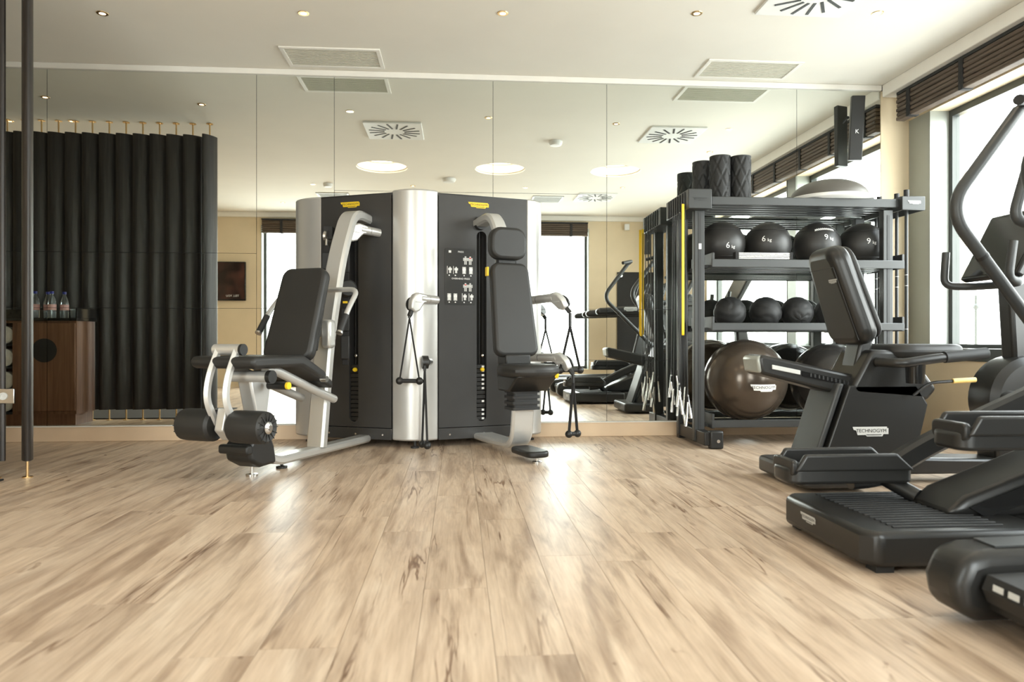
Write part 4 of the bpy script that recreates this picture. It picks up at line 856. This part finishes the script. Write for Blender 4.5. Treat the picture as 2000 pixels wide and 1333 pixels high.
for s in (-1, 1): MB(W3).tube(fillet([(2.26, 2.5 + .2 * s, 1.42), (2.20, 2.5 + .2 * s, 1.22), (2.62, 2.5 + .16 * s, 1.20)], .07), .021, 12).obj('fixed_handlebar', M_RACK, EL)
MB(W3).prof_fz([(2.74, .55), (2.96, .55), (2.86, 1.30), (2.76, 1.32)], 2.42, 2.58).obj('console_mast', M_SATIN, EL, bevel=.025)
MB(W3).bb(2.56, 2.84, 2.32, 2.68, 1.16, 1.24).obj('console_tray', M_SATIN, EL, bevel=.015)
MB(W3).prof_fz([(2.66, 1.26), (2.70, 1.24), (2.92, 1.60), (2.87, 1.63)], 2.28, 2.72).obj('console', M_SATIN, EL, bevel=.012); MB(W3).prof_fz([(2.665, 1.275), (2.672, 1.272), (2.862, 1.61), (2.855, 1.613)], 2.30, 2.70).obj('console_screen', M_GLOSS, EL)
cyl = MB(W3).tube([(2.52, 2.26, .62), (2.52, 2.34, .62)], .045, 16).obj('link_roller', M_LGREY, EL)

# ================================================================== TREADMILLS
def treadmill(y0, label):
    T = thing('treadmill', label, 'treadmill', (2.2, y0, 0), 'black treadmills in the cardio row')
    MB().prof_fz([(-.84, .06), (-.80, .045), (.75, .06), (.75, .18), (-.84, .14)], -.29, .29).obj('deck', M_BLACK, T)
    MB().prof_fz([(-.86, .155), (-.875, .12), (-.86, .085), (.7, .19), (.7, .205)], -.255, .255).obj('running_belt', M_RUBBER, T)
    lt = MB()
    for k in range(5): lt.add([(-.8775, .215 - .05 * k, .128), (-.8775, .18 - .05 * k, .128), (-.872, .185 - .05 * k, .142), (-.872, .22 - .05 * k, .142)], [(0, 1, 2, 3)])
    lt.obj('belt_mark', M_LGREY, T, smooth=False)
    for s in (-1, 1):
        MB().prof_fz([(-.92, .05), (-.93, .12), (-.90, .19), (-.84, .205), (.8, .235), (.8, .04), (-.86, .02)], .27 * s, .42 * s).obj('side_rail', M_SATIN, T, bevel=.035, seg=4)
        MB().prof_fz([(-.80, .2065), (.7, .2345), (.7, .239), (-.80, .211)], .305 * s, .385 * s).obj('foot_tread', M_RACK, T)
        MB().prof_fz([(.42, .20), (.66, .20), (.80, 1.16), (.66, 1.16)], .33 * s, .41 * s).obj('upright', M_SATIN, T, bevel=.025)
        MB().prof_fz([(-.40, 1.08), (-.42, 1.14), (-.36, 1.17), (.74, 1.24), (.74, 1.12)], .32 * s, .42 * s).obj('handrail', M_SATIN, T, bevel=.03, seg=3)
    badge(Matrix(), basis((.05, .4215, 1.155), (-1, 0, 0), (0, 0, 1)), .20, T, M_LGREY, M_DPRINT)
    MB().prof_fz([(.50, .06), (.98, .06), (.98, .24), (.86, .36), (.62, .36), (.5, .24)], -.36, .36).obj('motor_hood', M_SATIN, T, bevel=.04, seg=3)
    MB().bb(.62, .80, -.33, .33, 1.12, 1.24).obj('console_bridge', M_SATIN, T, bevel=.02)
    MB().prof_fz([(.70, 1.22), (.75, 1.2), (.88, 1.58), (.84, 1.60)], -.30, .30).obj('console', M_SATIN, T, bevel=.015); MB().prof_fz([(.702, 1.24), (.708, 1.238), (.832, 1.58), (.826, 1.583)], -.27, .27).obj('console_screen', M_GLOSS, T)
    for s in (-1, 1): MB().bb(-.62, -.56, .3 * s - .03, .3 * s + .03, 0, .05).obj('rubber_foot', M_RUBBER, T)
    MB().bb(.7, .8, -.3, .3, 0, .065).obj('front_support', M_RUBBER, T)
treadmill(1.47, 'black treadmill standing next to the elliptical trainer')
treadmill(.45, 'black treadmill standing closest to the back wall')
